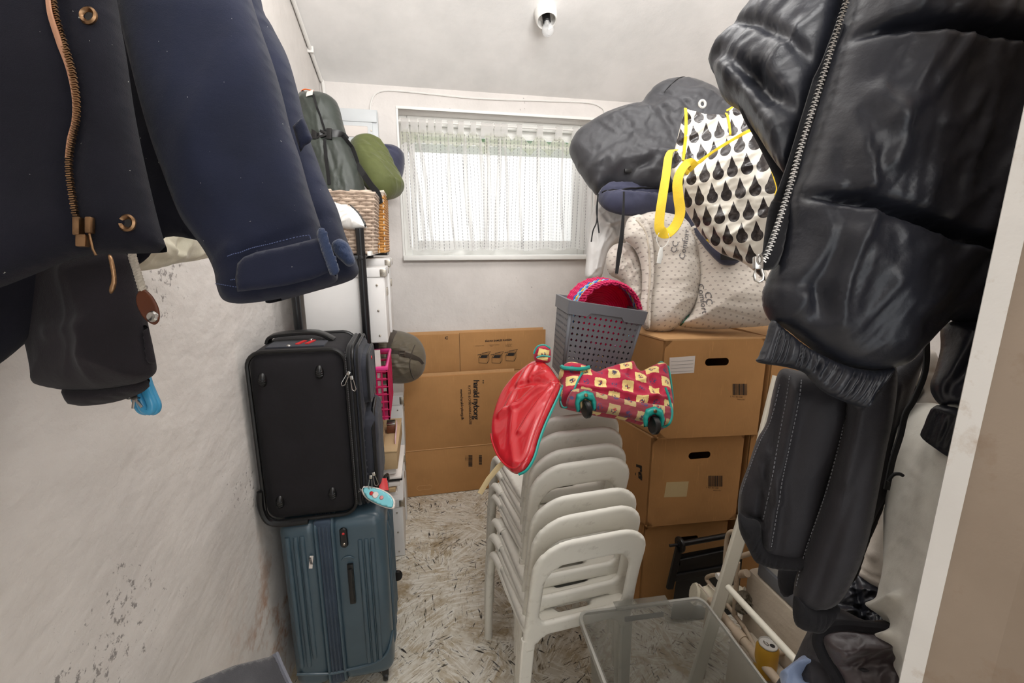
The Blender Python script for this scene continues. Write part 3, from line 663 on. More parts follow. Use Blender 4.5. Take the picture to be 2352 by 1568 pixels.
nv = thing('fabric_bag', at(900, 430, Y=2.4), 'dark navy soft fabric bag behind the olive cushion near the window', 'bag')
Soft('bag_body', [(850, 334), (880, 334), (905, 336), (922, 345), (929, 362), (926, 395), (918, 425), (924, 438), (905, 440), (885, 420), (860, 390), (845, 350)], 2.42, .09, .07, M['navycloth'], nv,
     wr=[wrinkle(.008, 16, -.6, 3, 8)], folds=[([(862, 345), (895, 370), (905, 410)], .012, .009), ([(885, 350), (920, 360)], .01, -.007), ([(890, 370), (900, 400)], .007, -.012)])
# ================================================================ khaki stuff sack
ks = thing('stuff_sack', at(925, 880, Y=2.6), 'khaki compression stuff sack with dark webbing straps on the white boxes', 'bag')
q = Soft('sack_body', [(862, 768), (900, 758), (935, 764), (960, 777), (975, 802), (978, 830), (972, 855), (955, 872), (930, 880), (900, 880), (870, 878), (855, 820)], 2.48, .125, .12, M['khaki'], ks,
         wr=[wrinkle(.005, 22, .1, 3, 6)], folds=[([(865, 808), (920, 808), (970, 830)], .012, -.012), ([(905, 762), (905, 878)], .012, -.012), ([(925, 765), (950, 800)], .01, .006), ([(920, 830), (945, 875)], .012, .008), ([(880, 830), (890, 870)], .01, .006)])
for ps in (([(868, 806), (900, 808), (940, 812), (965, 822), (974, 835)]), ([(912, 760), (908, 790), (904, 830), (903, 878)])):
    MB().strap(q.path(ps, .004), .026, .003, [-FW[0], -FW[1], 0]).go('webbing_strap', M['khakistrap'], ks)
MB().tube(cat(q.path([(960, 792), (952, 830), (955, 868)], .002, 4), 2), .003, 6).go('piping', M['khakistrap'], ks)
for x, y in ((936, 810), (905, 872)):
    c = q.on(x, y, .008); MB().tube([c+RT*a*.014+UP*b_*.013 for a, b_ in ((-1, -1), (1, -1), (1, 1), (-1, 1))], .0025, 6, closed=True).tube([c-RT*.014, c+RT*.014], .0025, 6).go('slider_buckle', M['tin'], ks)
# ================================================================ pink crate and paper things on the shelf
pc = thing('crate', (-.3, 1.95, .905), 'bright pink slatted plastic crate on the black shelf', 'crate')
b = MB()
cx0, cx1, cy0, cy1, cz0, cz1 = -.40, -.118, 1.80, 2.12, .906, 1.12
for k in range(7):
    z = cz0+.012+(cz1-cz0-.024)*k/6; b.tube([(cx0, cy0, z), (cx1, cy0, z), (cx1, cy1, z), (cx0, cy1, z)], .006, 6, closed=True)
n = 14
for i in range(n+1):
    y = cy0+(cy1-cy0)*i/n; b.tube([(cx1, y, cz0), (cx1, y, cz1)], .004, 5)
    x = cx0+(cx1-cx0)*i/n; b.tube([(x, cy0, cz0), (x, cy0, cz1)], .004, 5)
b.go('crate_slats', M['pinkd'], pc, kind='stuff'); MB().box(((cx0+cx1)/2, (cy0+cy1)/2, cz0+.004), (cx1-cx0, cy1-cy0, .006)).go('crate_base', M['pinkp'], pc)
b = MB().tube([(cx0, cy0, cz1), (cx1, cy0, cz1), (cx1, cy1, cz1), (cx0, cy1, cz1)], .009, 8, closed=True).go('crate_rim', M['pinkp'], pc)
MB().box((-.19, 1.83, 1.07), (.10, .02, .24), rx(.1)).go('paper_folder', M['paper']); tag(bpy.data.objects['paper_folder'], 'pale paper folder standing in the pink crate', 'folder')
o = MB().box((-.22, 1.815, 1.04), (.05, .012, .16), rx(.1), .004).go('notebook', M['coil']); tag(o, 'light blue notebook in the pink crate beside the suitcase', 'notebook')
def pbox(name, x0, x1, y0, y1, z0, z1, m, label, c, rot=0, bev=.003):
    o = MB().box(((x0+x1)/2, (y0+y1)/2, (z0+z1)/2), (x1-x0, y1-y0, z1-z0), rz(rot), bev).go(name, m); return tag(o, label, c)
t = thing('cardboard_carton', (-.23, 1.95, .60), 'flat tan cardboard carton on the lower shelf', 'carton')
MB().box((-.245, 1.96, .735), (.31, .36, .075), rz(-.03), .004).go('carton_body', M['carton'], t); MB().box((-.245, 1.96, .776), (.314, .364, .006), rz(-.03), .002).go('carton_lid', M['carton'], t)
pbox('white_tray', -.40, -.105, 1.80, 2.12, .665, .693, M['paper'], 'thin white tray of papers under the tan carton', 'tray')
for k, (z, c, rt) in enumerate(((.568, 'paper', .05), (.590, 'carton', -.05), (.612, 'paper', .02), (.634, 'ink', 0.04), (.648, 'paper', -.03))):
    pbox('paper_stack', -.38, -.11+.008*k, 1.79, 2.1, z-.0, z+.018 if k < 3 else z+.010, M[c], ['white paper stack at the bottom of the shelf pile', 'tan board folder in the shelf paper pile', 'second white paper stack in the shelf pile', 'dark printed magazine in the shelf pile', 'white papers topmost in the pile, under the tray'][k], 'papers', rt)
pbox('small_box', -.25, -.148, 1.82, 1.92, .782, .815, M['carton'], 'small tan carton, lower of two on the flat carton', 'box')
pbox('small_box', -.25, -.150, 1.82, 1.925, .817, .852, M['carton'], 'small tan carton, upper of two on the flat carton', 'box')
t = thing('wooden_block', (-.12, 1.97, .78), 'small dark red wooden block with a steel top on the tan carton', 'block')
MB().box((-.125, 1.98, .797), (.034, .05, .034), None, .003).go('block', M['leather'], t); MB().box((-.125, 1.99, .818), (.037, .05, .006), None, .001).go('steel_plate', M['steel'], t)
pbox('pink_card', -.105, -.101, 1.84, 2.06, .70, .80, Mat('pink_paper', (226, 190, 196), .7).m, 'pale pink card leaning at the end of the tan carton', 'card')
o = MB().box((-.155, 2.02, .095), (.02, .034, .19), rx(.0), .003).go('wood_strip', M['wood']); tag(o, 'short raw wood strip standing by the blue suitcase on the floor', 'wood')
# ================================================================ suitcases
def rbox(c, d, r, seg=5, R=None, ext=None):       # rounded box as MB
    bm = bmesh.new(); bmesh.ops.create_cube(bm, size=1); bmesh.ops.scale(bm, vec=d, verts=bm.verts)
    bmesh.ops.bevel(bm, geom=bm.edges[:], offset=r, segments=seg, profile=.5, affect='EDGES')
    Mx = Matrix.Translation(c) @ (R.to_4x4() if R is not None else Matrix.Identity(4)); b = MB()
    bm.verts.ensure_lookup_table(); b.add([Mx @ v.co for v in bm.verts], [[v.index for v in f.verts] for f in bm.faces]); bm.free(); return b
def rrect(x0, x1, z0, z1, r, n=6):
    P = []
    for cx, cz, a0 in ((x1-r, z0+r, -math.pi/2), (x1-r, z1-r, 0), (x0+r, z1-r, math.pi/2), (x0+r, z0+r, math.pi)):
        for k in range(n+1): a = a0+math.pi/2*k/n; P.append((cx+r*math.cos(a), cz+r*math.sin(a)))
    return P
# black soft suitcase
bx0, bx1, by0, by1, bz0, bz1 = -.502, -.215, 1.452, 1.755, .712, 1.285
bs = thing('suitcase', ((bx0+bx1)/2, (by0+by1)/2, bz0), 'black soft suitcase with red handle trim, on top of the blue suitcase', 'suitcase')
rbox(((bx0+bx1)/2, (by0+by1)/2, (bz0+bz1)/2), (bx1-bx0, by1-by0, bz1-bz0), .045).go('body', M['case'], bs)
for y in (by0+.006, by1-.006):
    MB().tube([(x, y, z) for x, z in rrect(bx0+.003, bx1-.003, bz0+.003, bz1-.003, .045)], .0065, 8, closed=True).go('piping', M['rubber'], bs)
for k, dx in enumerate((.008, .020, .034)):
    MB().tube([(bx1+dx-.004, y, z) for y, z in rrect(by0+.012+dx*.1, by1-.012, bz0+.010, bz1-.006, .05)], .0065-.001*k, 8, closed=True).go('zip_track', M['cord'] if k != 1 else M['rubber'], bs)
def yzpad(name, x, th, y0, y1, z0, z1, r, m, R=.02, bul=None):
    P = rrect(y0, y1, z0, z1, r)
    f = lambda a: np.c_[x+a[:, 2]+(bul(a[:, 0], a[:, 1]) if bul else 0), a[:, 0], a[:, 1]]
    return solid2d([tuple(p) for p in P], [], (z1-z0)/40, th, .006, R, f, name, m, bs, disp=wrinkle(.002, 20, 1.5, 3, 2))
yzpad('expansion_panel', bx1+.004, .036, by0+.008, by1-.008, bz0+.012, bz1-.008, .05, M['casegrey'], .02)
yzpad('upper_pocket', bx1+.036, .026, by0+.03, by1-.03, bz0+.365, bz1-.035, .045, M['casegrey'])
yzpad('lower_pocket', bx1+.036, .042, by0+.022, by1-.025, bz0+.035, bz0+.35, .06, M['casegrey'], .035)
MB().tube([(bx1+.058, y, z) for y, z in rrect(by0+.036, by1-.036, bz0+.37, bz1-.04, .045)], .005, 8, closed=True).go('pocket_zip', M['cord'], bs)
MB().tube([(bx1+.064-.00, y, z) for y, z in [(by0+.03, bz0+.07), (by0+.03, bz0+.29), (by0+.07, bz0+.345), (by0+.16, bz0+.35)]], .006, 8).go('pocket_zip', M['rubber'], bs)
for x, z in ((.15, .485), (.72, .50), (.18, .075), (.74, .085)):      # oval feet
    c = (bx0+(bx1-bx0)*x, by0, bz0+z); b = MB(); b.lathe([(0, .012), (.006, .011), (.0105, .007), (.013, 0)], c, rx(math.pi/2), 20)
    b.v = [(v[0], v[1], c[2]+(v[2]-c[2])*1.75) for v in b.v]
    for dz in (-.012, -.005, .002): b.tube([(c[0]-.009, c[1]-.008, c[2]+dz+.003), (c[0], c[1]-.012, c[2]+dz), (c[0]+.009, c[1]-.008, c[2]+dz+.003)], .0016, 5)
    b.go('foot', M['rubber'], bs)
hx = (bx0+bx1)/2-.01
MB().strap(cat([(hx-.105, by0+.14, bz1-.002), (hx-.09, by0+.14, bz1+.02), (hx-.03, by0+.14, bz1+.028), (hx+.05, by0+.14, bz1+.026), (hx+.10, by0+.14, bz1+.0)], 6), .05, .012, (0, 0, 1)).go('carry_handle', M['rubber'], bs)
MB().box((hx+.0, by0+.09, bz1+.001), (.17, .10, .006), None, .002).go('handle_panel', M['casegrey'], bs)
for dx in (-.012, .016): MB().box((hx+.02+dx, by0+.09, bz1+.0055), (.012, .055, .004), rz(-.25), .001).go('red_stripe', M['red'], bs)
for p_ in ((hx-.02, by0+.05), (hx+.03, by0+.135)): MB().lathe([(0, 0), (.007, 0), (.005, .004), (0, .005)], (p_[0], p_[1], bz1+.004)).go('rivet', M['steel'], bs)
for x, z, a in ((bx1+.005, 1.205, .5), (bx1+.013, 1.190, -.15), (bx1+.048, .84, .1), (bx1+.058, .85, -.2)):   # zip pulls
    c = Vector((x, by0-.004 if z > 1 else by0+.008, z)); R = ry(a); b = MB().box(c, (.010, .008, .014), R, .002)
    for s_ in (-1, 1): b.tube([c+R @ Vector((s_*.004, -.004, -.008)), c+R @ Vector((s_*.006, -.006, -.038))], .0013, 5)
    b.tube([c+R @ Vector((-.006, -.006, -.038)), c+R @ Vector((0, -.006, -.044)), c+R @ Vector((.006, -.006, -.038))], .0015, 5); b.go('zip_pull', M['steel'], bs)
b = MB()
for i in range(70): z = bz0+.04+i*.0075; b.tube([(bx1-.001, by0-.0025, z), (bx1-.001, by0-.0025, z+.0045)], .0008, 4)
b.go('stitching', M['stitch'], bs, kind='stuff')
b = MB().tube(cat([(bx0-.002, by0-.002, bz0+.12), (bx0-.004, by0-.004, bz0+.06), (bx0+.014, by0-.004, bz0+.012), (bx0+.06, by0-.002, bz0-.002), (bx0+.13, by0, bz0-.003)], 6), .010, 8); b.go('corner_guard', M['rubber'], bs)
MB().lathe([(0, 0), (.006, 0), (.006, .003), (0, .003)], (bx1+.064, by0+.12, 1.222), ry(math.pi/2)).go('badge', M['red'], bs)
# blue hard suitcase
ax0, ax1, ay0, ay1, az0, az1 = -.470, -.130, 1.445, 1.755, .045, .706
au = thing('suitcase', ((ax0+ax1)/2, (ay0+ay1)/2, 0), 'steel blue hard shell suitcase standing on the floor under the black one', 'suitcase')
def shell(name, x0, x1, m):
    b = rbox(((x0+x1)/2, (ay0+ay1)/2, (az0+az1)/2), (x1-x0, ay1-ay0, az1-az0), .042, 6); return b.go(name, m, au)
shell('left_shell', ax0, -.342, M['bluecase']); shell('right_shell', -.318, ax1, M['bluecase'])
rbox((-.33, (ay0+ay1)/2, (az0+az1)/2), (.06, ay1-ay0-.004, az1-az0-.004), .012, 3).go('zip_band', M['bluezip'], au)
for x in (-.352, -.340, -.328, -.316, -.300): MB().tube([(x, y, z) for y, z in rrect(ay0, ay1, az0, az1, .04)], .0035 if x not in (-.352, -.300) else .006, 6, closed=True).go('zip_track', M['bluezip'] if x not in (-.352, -.300) else M['bluecase'], au)
for x, za, zb in ((-.440, .15, .66), (-.415, .15, .66), (-.395, .18, .66), (-.215, .12, .62), (-.195, .12, .62), (-.175, .12, .62)):
    MB().tube([(x, ay0+.004, za), (x, ay0-.001, za+.03), (x, ay0-.001, zb-.03), (x, ay0+.004, zb)], .0085, 10).go('shell_ridge', M['bluecase'], au)
for y in (1.52, 1.58, 1.64, 1.70): MB().tube([(ax1-.004, y, .12), (ax1+.002, y, .15), (ax1+.002, y, .60), (ax1-.004, y, .63)], .008, 10).go('shell_ridge', M['bluecase'], au)
MB().tube(cat([(ax0+.01, ay0+.001, .125), (-.36, ay0-.001, .105), (-.3, ay0-.001, .105), (-.2, ay0-.001, .115), (ax1-.02, ay0, .15), (ax1, ay0+.03, .21)], 6), .005, 8).go('corner_moulding', M['bluecase'], au)
hd_ = solid2d(rrect(-.278, -.252, .60, .675, .012), [], .003, .006, .002, .005, lambda a: np.c_[a[:, 0], ay0-.002-a[:, 2], a[:, 1]], 'lock_plate', M['black'], au)
for z in (.655, .616): MB().lathe([(0, 0), (.0045, 0), (.003, .002), (0, .002)], (-.265, ay0-.008, z), rx(math.pi/2)).go('lock_button', M['red'] if z > .65 else M['tin'], au)
MB().box((-.252, ay0-.006, .46), (.020, .012, .155), None, .004).box((-.252, ay0-.014, .46), (.014, .012, .13), None, .004).go('side_handle', M['rubber'], au)
MB().tube(cat([(-.278, ay0, .552), (-.268, ay0-.003, .562), (-.25, ay0-.003, .562), (-.238, ay0, .552)], 5), .003, 6).go('handle_recess', M['bluecase'], au)
st = MB().box((-.373, ay0-.0075, .565), (.011, .002, .046), ry(.15)).go('barcode_sticker', M['paper'], au)
b = MB()
for i in range(9): b.box((-.375+.0008*i/2, ay0-.0092, .583-i*.003), (.008, .0006, .0014), ry(.15))
b.go('print', M['ink'], st, False)
for x, y in ((ax1-.035, ay0+.03), (ax0+.05, ay0+.03), (ax1-.035, ay1-.03), (ax0+.05, ay1-.03)):
    MB().lathe([(0, -.008), (.020, -.008), (.022, 0), (.020, .008), (0, .008)], (x, y, .023), ry(math.pi/2)).box((x, y, .045), (.024, .03, .03), None, .004).go('wheel', M['rubber'], au)
MB().lathe([(0, -.008), (.020, -.008), (.022, 0), (.020, .008), (0, .008)], (ax1+.012, 1.70, .26), rx(math.pi/2)).go('side_bumper', M['rubber'], au)
MB().tube(cat([(-.17, 1.60, az1-.005), (-.15, 1.60, az1+.03), (-.13, 1.66, az1+.032), (-.13, 1.70, az1-.01)], 5), .006, 8).go('top_handle', M['rubber'], au)
b = MB().strap(cat([(-.19, 1.50, az1+.05), (-.165, 1.50, az1+.075), (-.135, 1.50, az1+.08), (-.118, 1.505, az1+.075)], 4), .05, .002, (0, -.5, 1)); b.go('red_ribbon', M['red'], au)
# hanging luggage tag (plain printed card)
pt = Plane([(828, 1130, 1.52), (905, 1160, 1.50), (880, 1110, 1.53)])
tg = thing('luggage_tag', pt.hit(860, 1140), 'light blue oval luggage tag with a white edge hanging over the blue suitcase', 'tag')
oval = [(828, 1120), (840, 1116), (868, 1120), (893, 1132), (906, 1146), (908, 1160), (903, 1169), (885, 1166), (860, 1156), (838, 1142)]
P = [tuple(pt.uv(*p)) for p in cat(oval, 4, True)]; ci = np.array(P).mean(0)
solid2d(P, [], .006, .0015, .0015, .002, pt.xyz, 'tag_card', M['paper'], tg)
solid2d([tuple(ci+(np.array(p)-ci)*.88) for p in P], [], .006, .0005, .0001, .001, lambda a: pt.xyz(a+np.array([0, 0, .0018])), 'printed_face', Mat('tag_blue', (130, 205, 215), .35).m, tg)
for cc, rr, mm in (((-.016, .008), .011, M['paper']), ((-.030, .013), .007, M['red']), ((.006, .0), .007, Mat('tag_pink', (220, 150, 150), .4).m)):
    solid2d([tuple(ci+np.array(cc)+rr*np.array((math.cos(a*.5), math.sin(a*.5)))) for a in range(12)], [], .003, .0004, .0001, .001, lambda a: pt.xyz(a+np.array([0, 0, .0026])), 'printed_shape', mm, tg)
b = MB()
for i in range(3): b.tube([pt.hit(822+i*4, 1128-i*3)+UP*.004*math.cos(a)+RT*.004*math.sin(a) for a in np.linspace(0, 5.6, 8)], .001, 5, closed=True)
b.go('ball_chain', M['steel'], tg)
# felt thing bottom left
ft = thing('felt_basket', at(640, 1568, Y=.95), 'corner of a dark grey felt holder by the left wall at the bottom', 'holder')
pf = Plane([(640, 1500, .98), (660, 1560, .96), (430, 1568, .86)])
solid2d([tuple(pf.uv(*p)) for p in ((380, 1600), (440, 1568), (540, 1527), (618, 1508), (637, 1496), (650, 1530), (668, 1568), (720, 1700), (420, 1740))], [], .008, .003, .003, .003, pf.xyz, 'front_panel', M['felt'], ft, disp=wrinkle(.001, 60))
MB().strap([pf.hit(x, y)-FW*.004 for x, y in ((634, 1497), (648, 1530), (666, 1568), (700, 1650))], .012, .008, -FW).go('edge_binding', cloth('light_felt', (120, 122, 132), 1, 700, 1.2), ft)
# ================================================================ flattened cardboard on the back wall
def hitY(Y): return lambda x, y: at(x, y, Y=Y)
ca = thing('cardboard_sheet', (.4, 2.79, 0), 'rear flattened moving box, the taller one against the wall with printed folding drawings', 'cardboard')
YA = 2.768
for x0, x1, z0, z1 in ((-.08, .262, 0, .80), (-.08, .262, .803, 1.055), (.267, .822, .803, 1.06), (.267, .822, 0, .80)):
    MB().box(((x0+x1)/2, YA+.012, (z0+z1)/2), (x1-x0, .012, z1-z0), None, .002).go('panel', M['card'], ca)
MB().box((.36, YA+.026, .535), (.90, .010, 1.075), None, .002).go('back_layer', M['cardd'], ca)
cbk = thing('cardboard_sheet', (.4, 2.74, 0), 'front flattened moving box, the lower one with large printed shop lettering', 'cardboard')
YC = 2.738
zf = .80
for x0, x1, z0, z1 in ((-.098, .62, .322, .80), (-.098, .62, 0.003, .318)):
    MB().box(((x0+x1)/2, YC+.008, (z0+z1)/2), (x1-x0, .014, z1-z0), None, .003).go('panel', M['card'], cbk)
MB().box((.26, YC+.019, .41), (.70, .008, .815), None, .002).go('back_layer', M['cardd'], cbk)
MB().tube([(-.098, YC, .3205), (.62, YC, .3205)], .003, 6).go('crease', M['cardd'], cbk)
b = MB().tube([(x, YC-.0, z) for x, z in rrect(-.035, .06, .045, .075, .015)], .0015, 5, closed=True); b.go('hand_hole', M['cardd'], cbk)
hA = lambda x, y: at(x, y, Y=YA+.0045); hC = lambda x, y: at(x, y, Y=YC-.001)
def ptxt(s, o, ex, ey, hit, par, m='ink', **k): return print_text('printed_text', s, affine(o, ex, ey, hit), M[m], par, **k)
ptxt('harald nyborg', (1088, 872), (.0, 12.2), (11.5, 0.0), hC, cbk, size=1.62, bold=.035, spacing=.84)
ptxt('FLYTTE- & OPBEVARINGSKASSE', (1075, 884), (.3, 9.0), (9, -.2), hC, cbk, size=.88, spacing=.8)
ptxt('www.harald-nyborg.dk', (1057, 893), (.4, 9.5), (9, -.3), hC, cbk, size=.98, bold=.01, spacing=.84)
b = MB()                                                        # two ticks over the first letter
for dx in (0, 5): b.strap([hC(1106+3-0, 873+dx)+np.array((0, -.0005, 0)), hC(1111, 875+dx*.9)+np.array((0, -.0005, 0))], .006, .0004, (0, -1, 0))
b.go('printed_text', M['ink'], cbk, False)
ptxt('SÅDAN SAMLES KASSEN', (1114, 785), (6.2, -.3), (0, -6.2), hA, ca, size=.92, bold=.03)
ptxt('C', (1022, 779), (9, -.2), (0, -8), hA, ca, size=1.1, bold=.05)
for o, s in (((1088, 795), '1. Fold flapperne indad'), ((1123, 793), '2. Saml bund og flapper\n    indad'), ((1161, 791), '3. Vend kassen\nFyld den op\nLuk flapperne'),):
    ptxt(s, o, (2.6, -.1), (0, -2.6), hA, ca, size=1.0)
for cx, cy in ((1111, 821), (1141, 821), (1173, 816)):          # small box drawings
    b = MB()
    for pl in (((-11, 0), (-11, 12), (8, 13), (8, 0), (-11, 0)), ((-11, 0), (-6, -8), (12, -8), (8, 0)), ((8, 13), (12, 6), (12, -8)), ((-6, -8), (-14, -6)), ((12, -8), (16, -14), (6, -12)), ((-4, -10), (8, -12))):
        b.tube([hA(cx+x, cy+y) for x, y in pl], .0014, 4)
    b.go('printed_drawing', M['ink'], ca, kind='stuff')
    MB().add([hA(cx+x, cy+y)-np.array((0, .0008, 0)) for x, y in ((-9, 1), (6, 1), (10, -6), (-5, -6))], [(0, 1, 2, 3)]).go('printed_shape', M['ink'], ca, False)
def barcode(x, y, wd, ht, hit, par, vert=False, n=11):
    b = MB(); rn = random.Random(int(x)); u = 0
    while u < 1:
        k = rn.uniform(.03, .07); pts = [(u, 0), (min(u+k, 1), 0), (min(u+k, 1), 1), (u, 1)]
        b.add([hit(x+(q if vert else p)*wd, y+(p if vert else q)*ht) for p, q in pts], [(0, 1, 2, 3)]); u += k+rn.uniform(.02, .05)
    b.go('barcode', M['ink'], par, False)
barcode(1076, 1045, 9, 26, hC, cbk, True); barcode(1100, 1045, 7, 22, hC, cbk, True)
for i in range(3): ptxt('0 102-88 301', (1073-i*2.5, 1046), (0, 2.4), (2.4, 0), hC, cbk, size=.9)
# ================================================================ moving boxes
def carton(label, z0, z1, p0, p1, left, depth=.5, holes=True, m='card', group='stacked moving boxes'):
    # p0,p1 front bottom corners (x,y); left: direction of the left side
    p0 = np.array(p0); p1 = np.array(p1); lf = np.array(left); t = thing('moving_box', (p0[0], p0[1], z0), label, 'box', group)
    ex = p1-p0; wd = np.linalg.norm(ex); ex /= wd; th = .008
    n = np.array([ex[1], -ex[0]])
    def pt(u, z, o=0): q = p0+ex*u+n*o; return (q[0], q[1], z)
    H = z1-z0
    hole = rrect(wd*.40, wd*.40+.098, z0+H*.735, z0+H*.735+.030, .014) if holes else None
    solid2d([(0.002, z0+.003), (wd-.002, z0+.003), (wd-.002, z1-.004), (0.002, z1-.004)], [hole] if holes else [], .03, .001, .007, .004,
            lambda a: np.array([pt(u, z, o) for u, z, o in a]), 'front_panel', M[m], t, smooth=False)
    L1 = p0+lf*depth; 
    b = MB(); q = [p0+lf*.008, L1, L1+ex*th, p0+ex*th+lf*.008]; b.prism([tuple(v) for v in q], z0, z1-.002); b.go('side_panel', M[m], t, False)
    q = [p1-ex*th+lf*.008, p1+lf*.008, p1+lf*depth, p1+lf*depth-ex*th]; MB().prism([tuple(v) for v in q], z0, z1-.002).go('side_panel', M[m], t, False)
    q = [L1, p1+lf*depth, p1+lf*(depth-.01), L1-lf*.01]; MB().prism([tuple(v) for v in q], z0, z1-.002).go('back_panel', M[m], t, False)
    q = [p0, p1, p1+lf*depth, L1]; MB().prism([tuple(v) for v in q], z0, z0+.006).go('bottom', M[m], t, False)
    q = [p0-ex*.002, p1+ex*.002, p1+ex*.002+lf*depth*.49, p0-ex*.002+lf*depth*.49]; MB().prism([tuple(v) for v in q], z1-.004, z1+.002).go('top_flap', M['cardd'], t, False)
    q = [p0+lf*depth*.5, p1+lf*depth*.5, p1+lf*depth, L1]; MB().prism([tuple(v) for v in q], z1-.005, z1+.001).go('top_flap', M['cardd'], t, False)
    return t, pt, wd
HB = .412
lfd = (-.17, .985)
t3, f3, w3 = carton('topmost moving box by the mattresses, a paper label left of its hand hole', 2*HB+.008, 3*HB+.004, (.934, 1.545), (1.36, 1.50), lfd)
t2, f2, w2 = carton('middle moving box of the stack, its paper label low on the left', HB+.004, 2*HB+.004, (.928, 1.575), (1.34, 1.545), lfd)
t1, f1, w1 = carton('bottom moving box of the stack, dark behind the folded black stool', 0, HB, (.936, 1.60), (1.33, 1.575), lfd)
carton('top moving box of the second stack, half hidden by the black coat sleeve', 2*HB+.004, 3*HB, (1.385, 1.50), (1.80, 1.47), (-.0, 1.0))
carton('lower moving box of the second stack with a written yellow label', HB+.002, 2*HB, (1.372, 1.55), (1.79, 1.52), (-.0, 1.0))
carton('bottom moving box of the second stack, deep in shade', 0, HB, (1.372, 1.57), (1.79, 1.55), (-.0, 1.0))
def face_hit(f, w_, e=.0018):
    a = np.array(f(0, 0, e)); b_ = np.array(f(w_, 0, e)); n = np.cross(b_-a, (0, 0, 1.)); n /= np.linalg.norm(n)
    return lambda x, y: CAM+ray(x, y)*(((a-CAM)@n)/(ray(x, y)@n))
h3, h2 = face_hit(f3, w3), face_hit(f2, w2)
def label_on(pts, h, t, col='label', lines=4, txt=None, tp=None):
    lb = MB().add([h(*p) for p in pts], [(0, 1, 2, 3)]).go('paper_label', M[col], t, False); P = [np.array(p, float) for p in pts]; b = MB()
    for i in range(lines):
        k = .25+.62*i/(lines-1); a = P[0]*(1-k)+P[3]*k; c = P[1]*(1-k)+P[2]*k; a, c = a*.94+c*.06, a*.06+c*.94
        b.tube([h(*a)-FW*.0006, h(*c)-FW*.0006], .0004, 4)
    b.go('ruled_lines', M['inkgrey'], lb)
    for s, o in txt or []: print_text('handwriting', s, affine(o, (6.2, -.4), (.8, -6.2), lambda x, y: h(x, y)-FW*.0007), M['inkgrey'], lb, size=1.25)
label_on([(1538, 821), (1597, 817), (1594, 856), (1537, 859)], h3, t3, 'paper', 4, [('Sirpa', (1547, 836)), ('Sofie + div diverse', (1544, 845))][:2])
label_on([(1531, 1107), (1582, 1105), (1577, 1140), (1525, 1142)], h2, t2, 'label', 4, [('Sirpa', (1534, 1116))])
barcode(1683, 881, 33, 26, h3, t3); barcode(1627, 1092, 33, 25, h2, t2)
for k, (x, y, h, t) in enumerate(((1677, 912, h3, t3), (1622, 1121, h2, t2))):
    ptxt('5 701 301 008', (x, y), (4.4, .2), (0, -4.4), h, t, size=1.1); ptxt('MADE IN EU', (x+16, y+6), (3, .1), (0, -3), h, t, size=1.1)
ls_ = Plane([(1440, 1100, 1.80), (1410, 1100, 1.95), (1440, 1000, 1.78)])
p0 = np.array((.928, 1.575, 0)); dl = np.array((lfd[0], lfd[1], 0)); nl = np.array((-lfd[1], lfd[0], 0)); nl = nl/np.linalg.norm(nl)
def side_hit(x, y): r = ray(x, y); q = p0+nl*.002; return CAM+r*(((q-CAM)@nl)/(r@nl))
ptxt('rg', (1462, 1064), (-0.0, 26), (16, 5), side_hit, t2, size=1.6, bold=.05)
lb = MB().add([np.array((1.388, 1.546, .66)), np.array((1.44, 1.543, .66)), np.array((1.44, 1.543, .70)), np.array((1.388, 1.546, .70))], [(0, 1, 2, 3)]).go('paper_label', M['label'], bpy.data.objects['moving_box.004'], False)
print_text('handwriting', 'Bø', lambda x, y: np.array((1.396+x*.03, 1.5445-.0*x, .673+y*.03)), M['ink'], lb, size=.8)
# folded stool in front of the bottom box
fs = thing('folding_stool', at(1600, 1345, Y=1.48), 'folded black plastic and tube stool standing before the bottom moving box', 'stool')
g = lambda x, y, Y=1.47: at(x, y, Y=Y)
MB().tube([g(1556, 1250), g(1690, 1226)], .012, 10).go('rod', M['black'], fs)
MB().tube([g(1538, 1253), g(1558, 1250)], .006, 8).go('rod_end', M['black'], fs)
MB().lathe([(0, -.008), (.03, -.006), (.032, .0), (.03, .006), (0, .008)], g(1562, 1250), ry(math.pi/2)).go('hub', M['black'], fs)
for a, c, wd in (((1560, 1255), (1538, 1350), .03), ((1700, 1240), (1690, 1350), .03), ((1560, 1290), (1690, 1262), .03), ((1550, 1325), (1690, 1300), .035)):
    MB().strap([g(*a), g(*c)], wd, .016, (0, -1, 0)).go('bar', M['black'], fs)
MB().add([g(1562, 1272), g(1690, 1248), g(1690, 1420), g(1540, 1420), g(1562, 1272, 1.50), g(1690, 1248, 1.50), g(1690, 1420, 1.50), g(1540, 1420, 1.50)], [(0, 1, 2, 3), (7, 6, 5, 4), (0, 4, 5, 1), (1, 5, 6, 2), (2, 6, 7, 3), (3, 7, 4, 0)]).go('seat_panel', M['rubber'], fs, False)
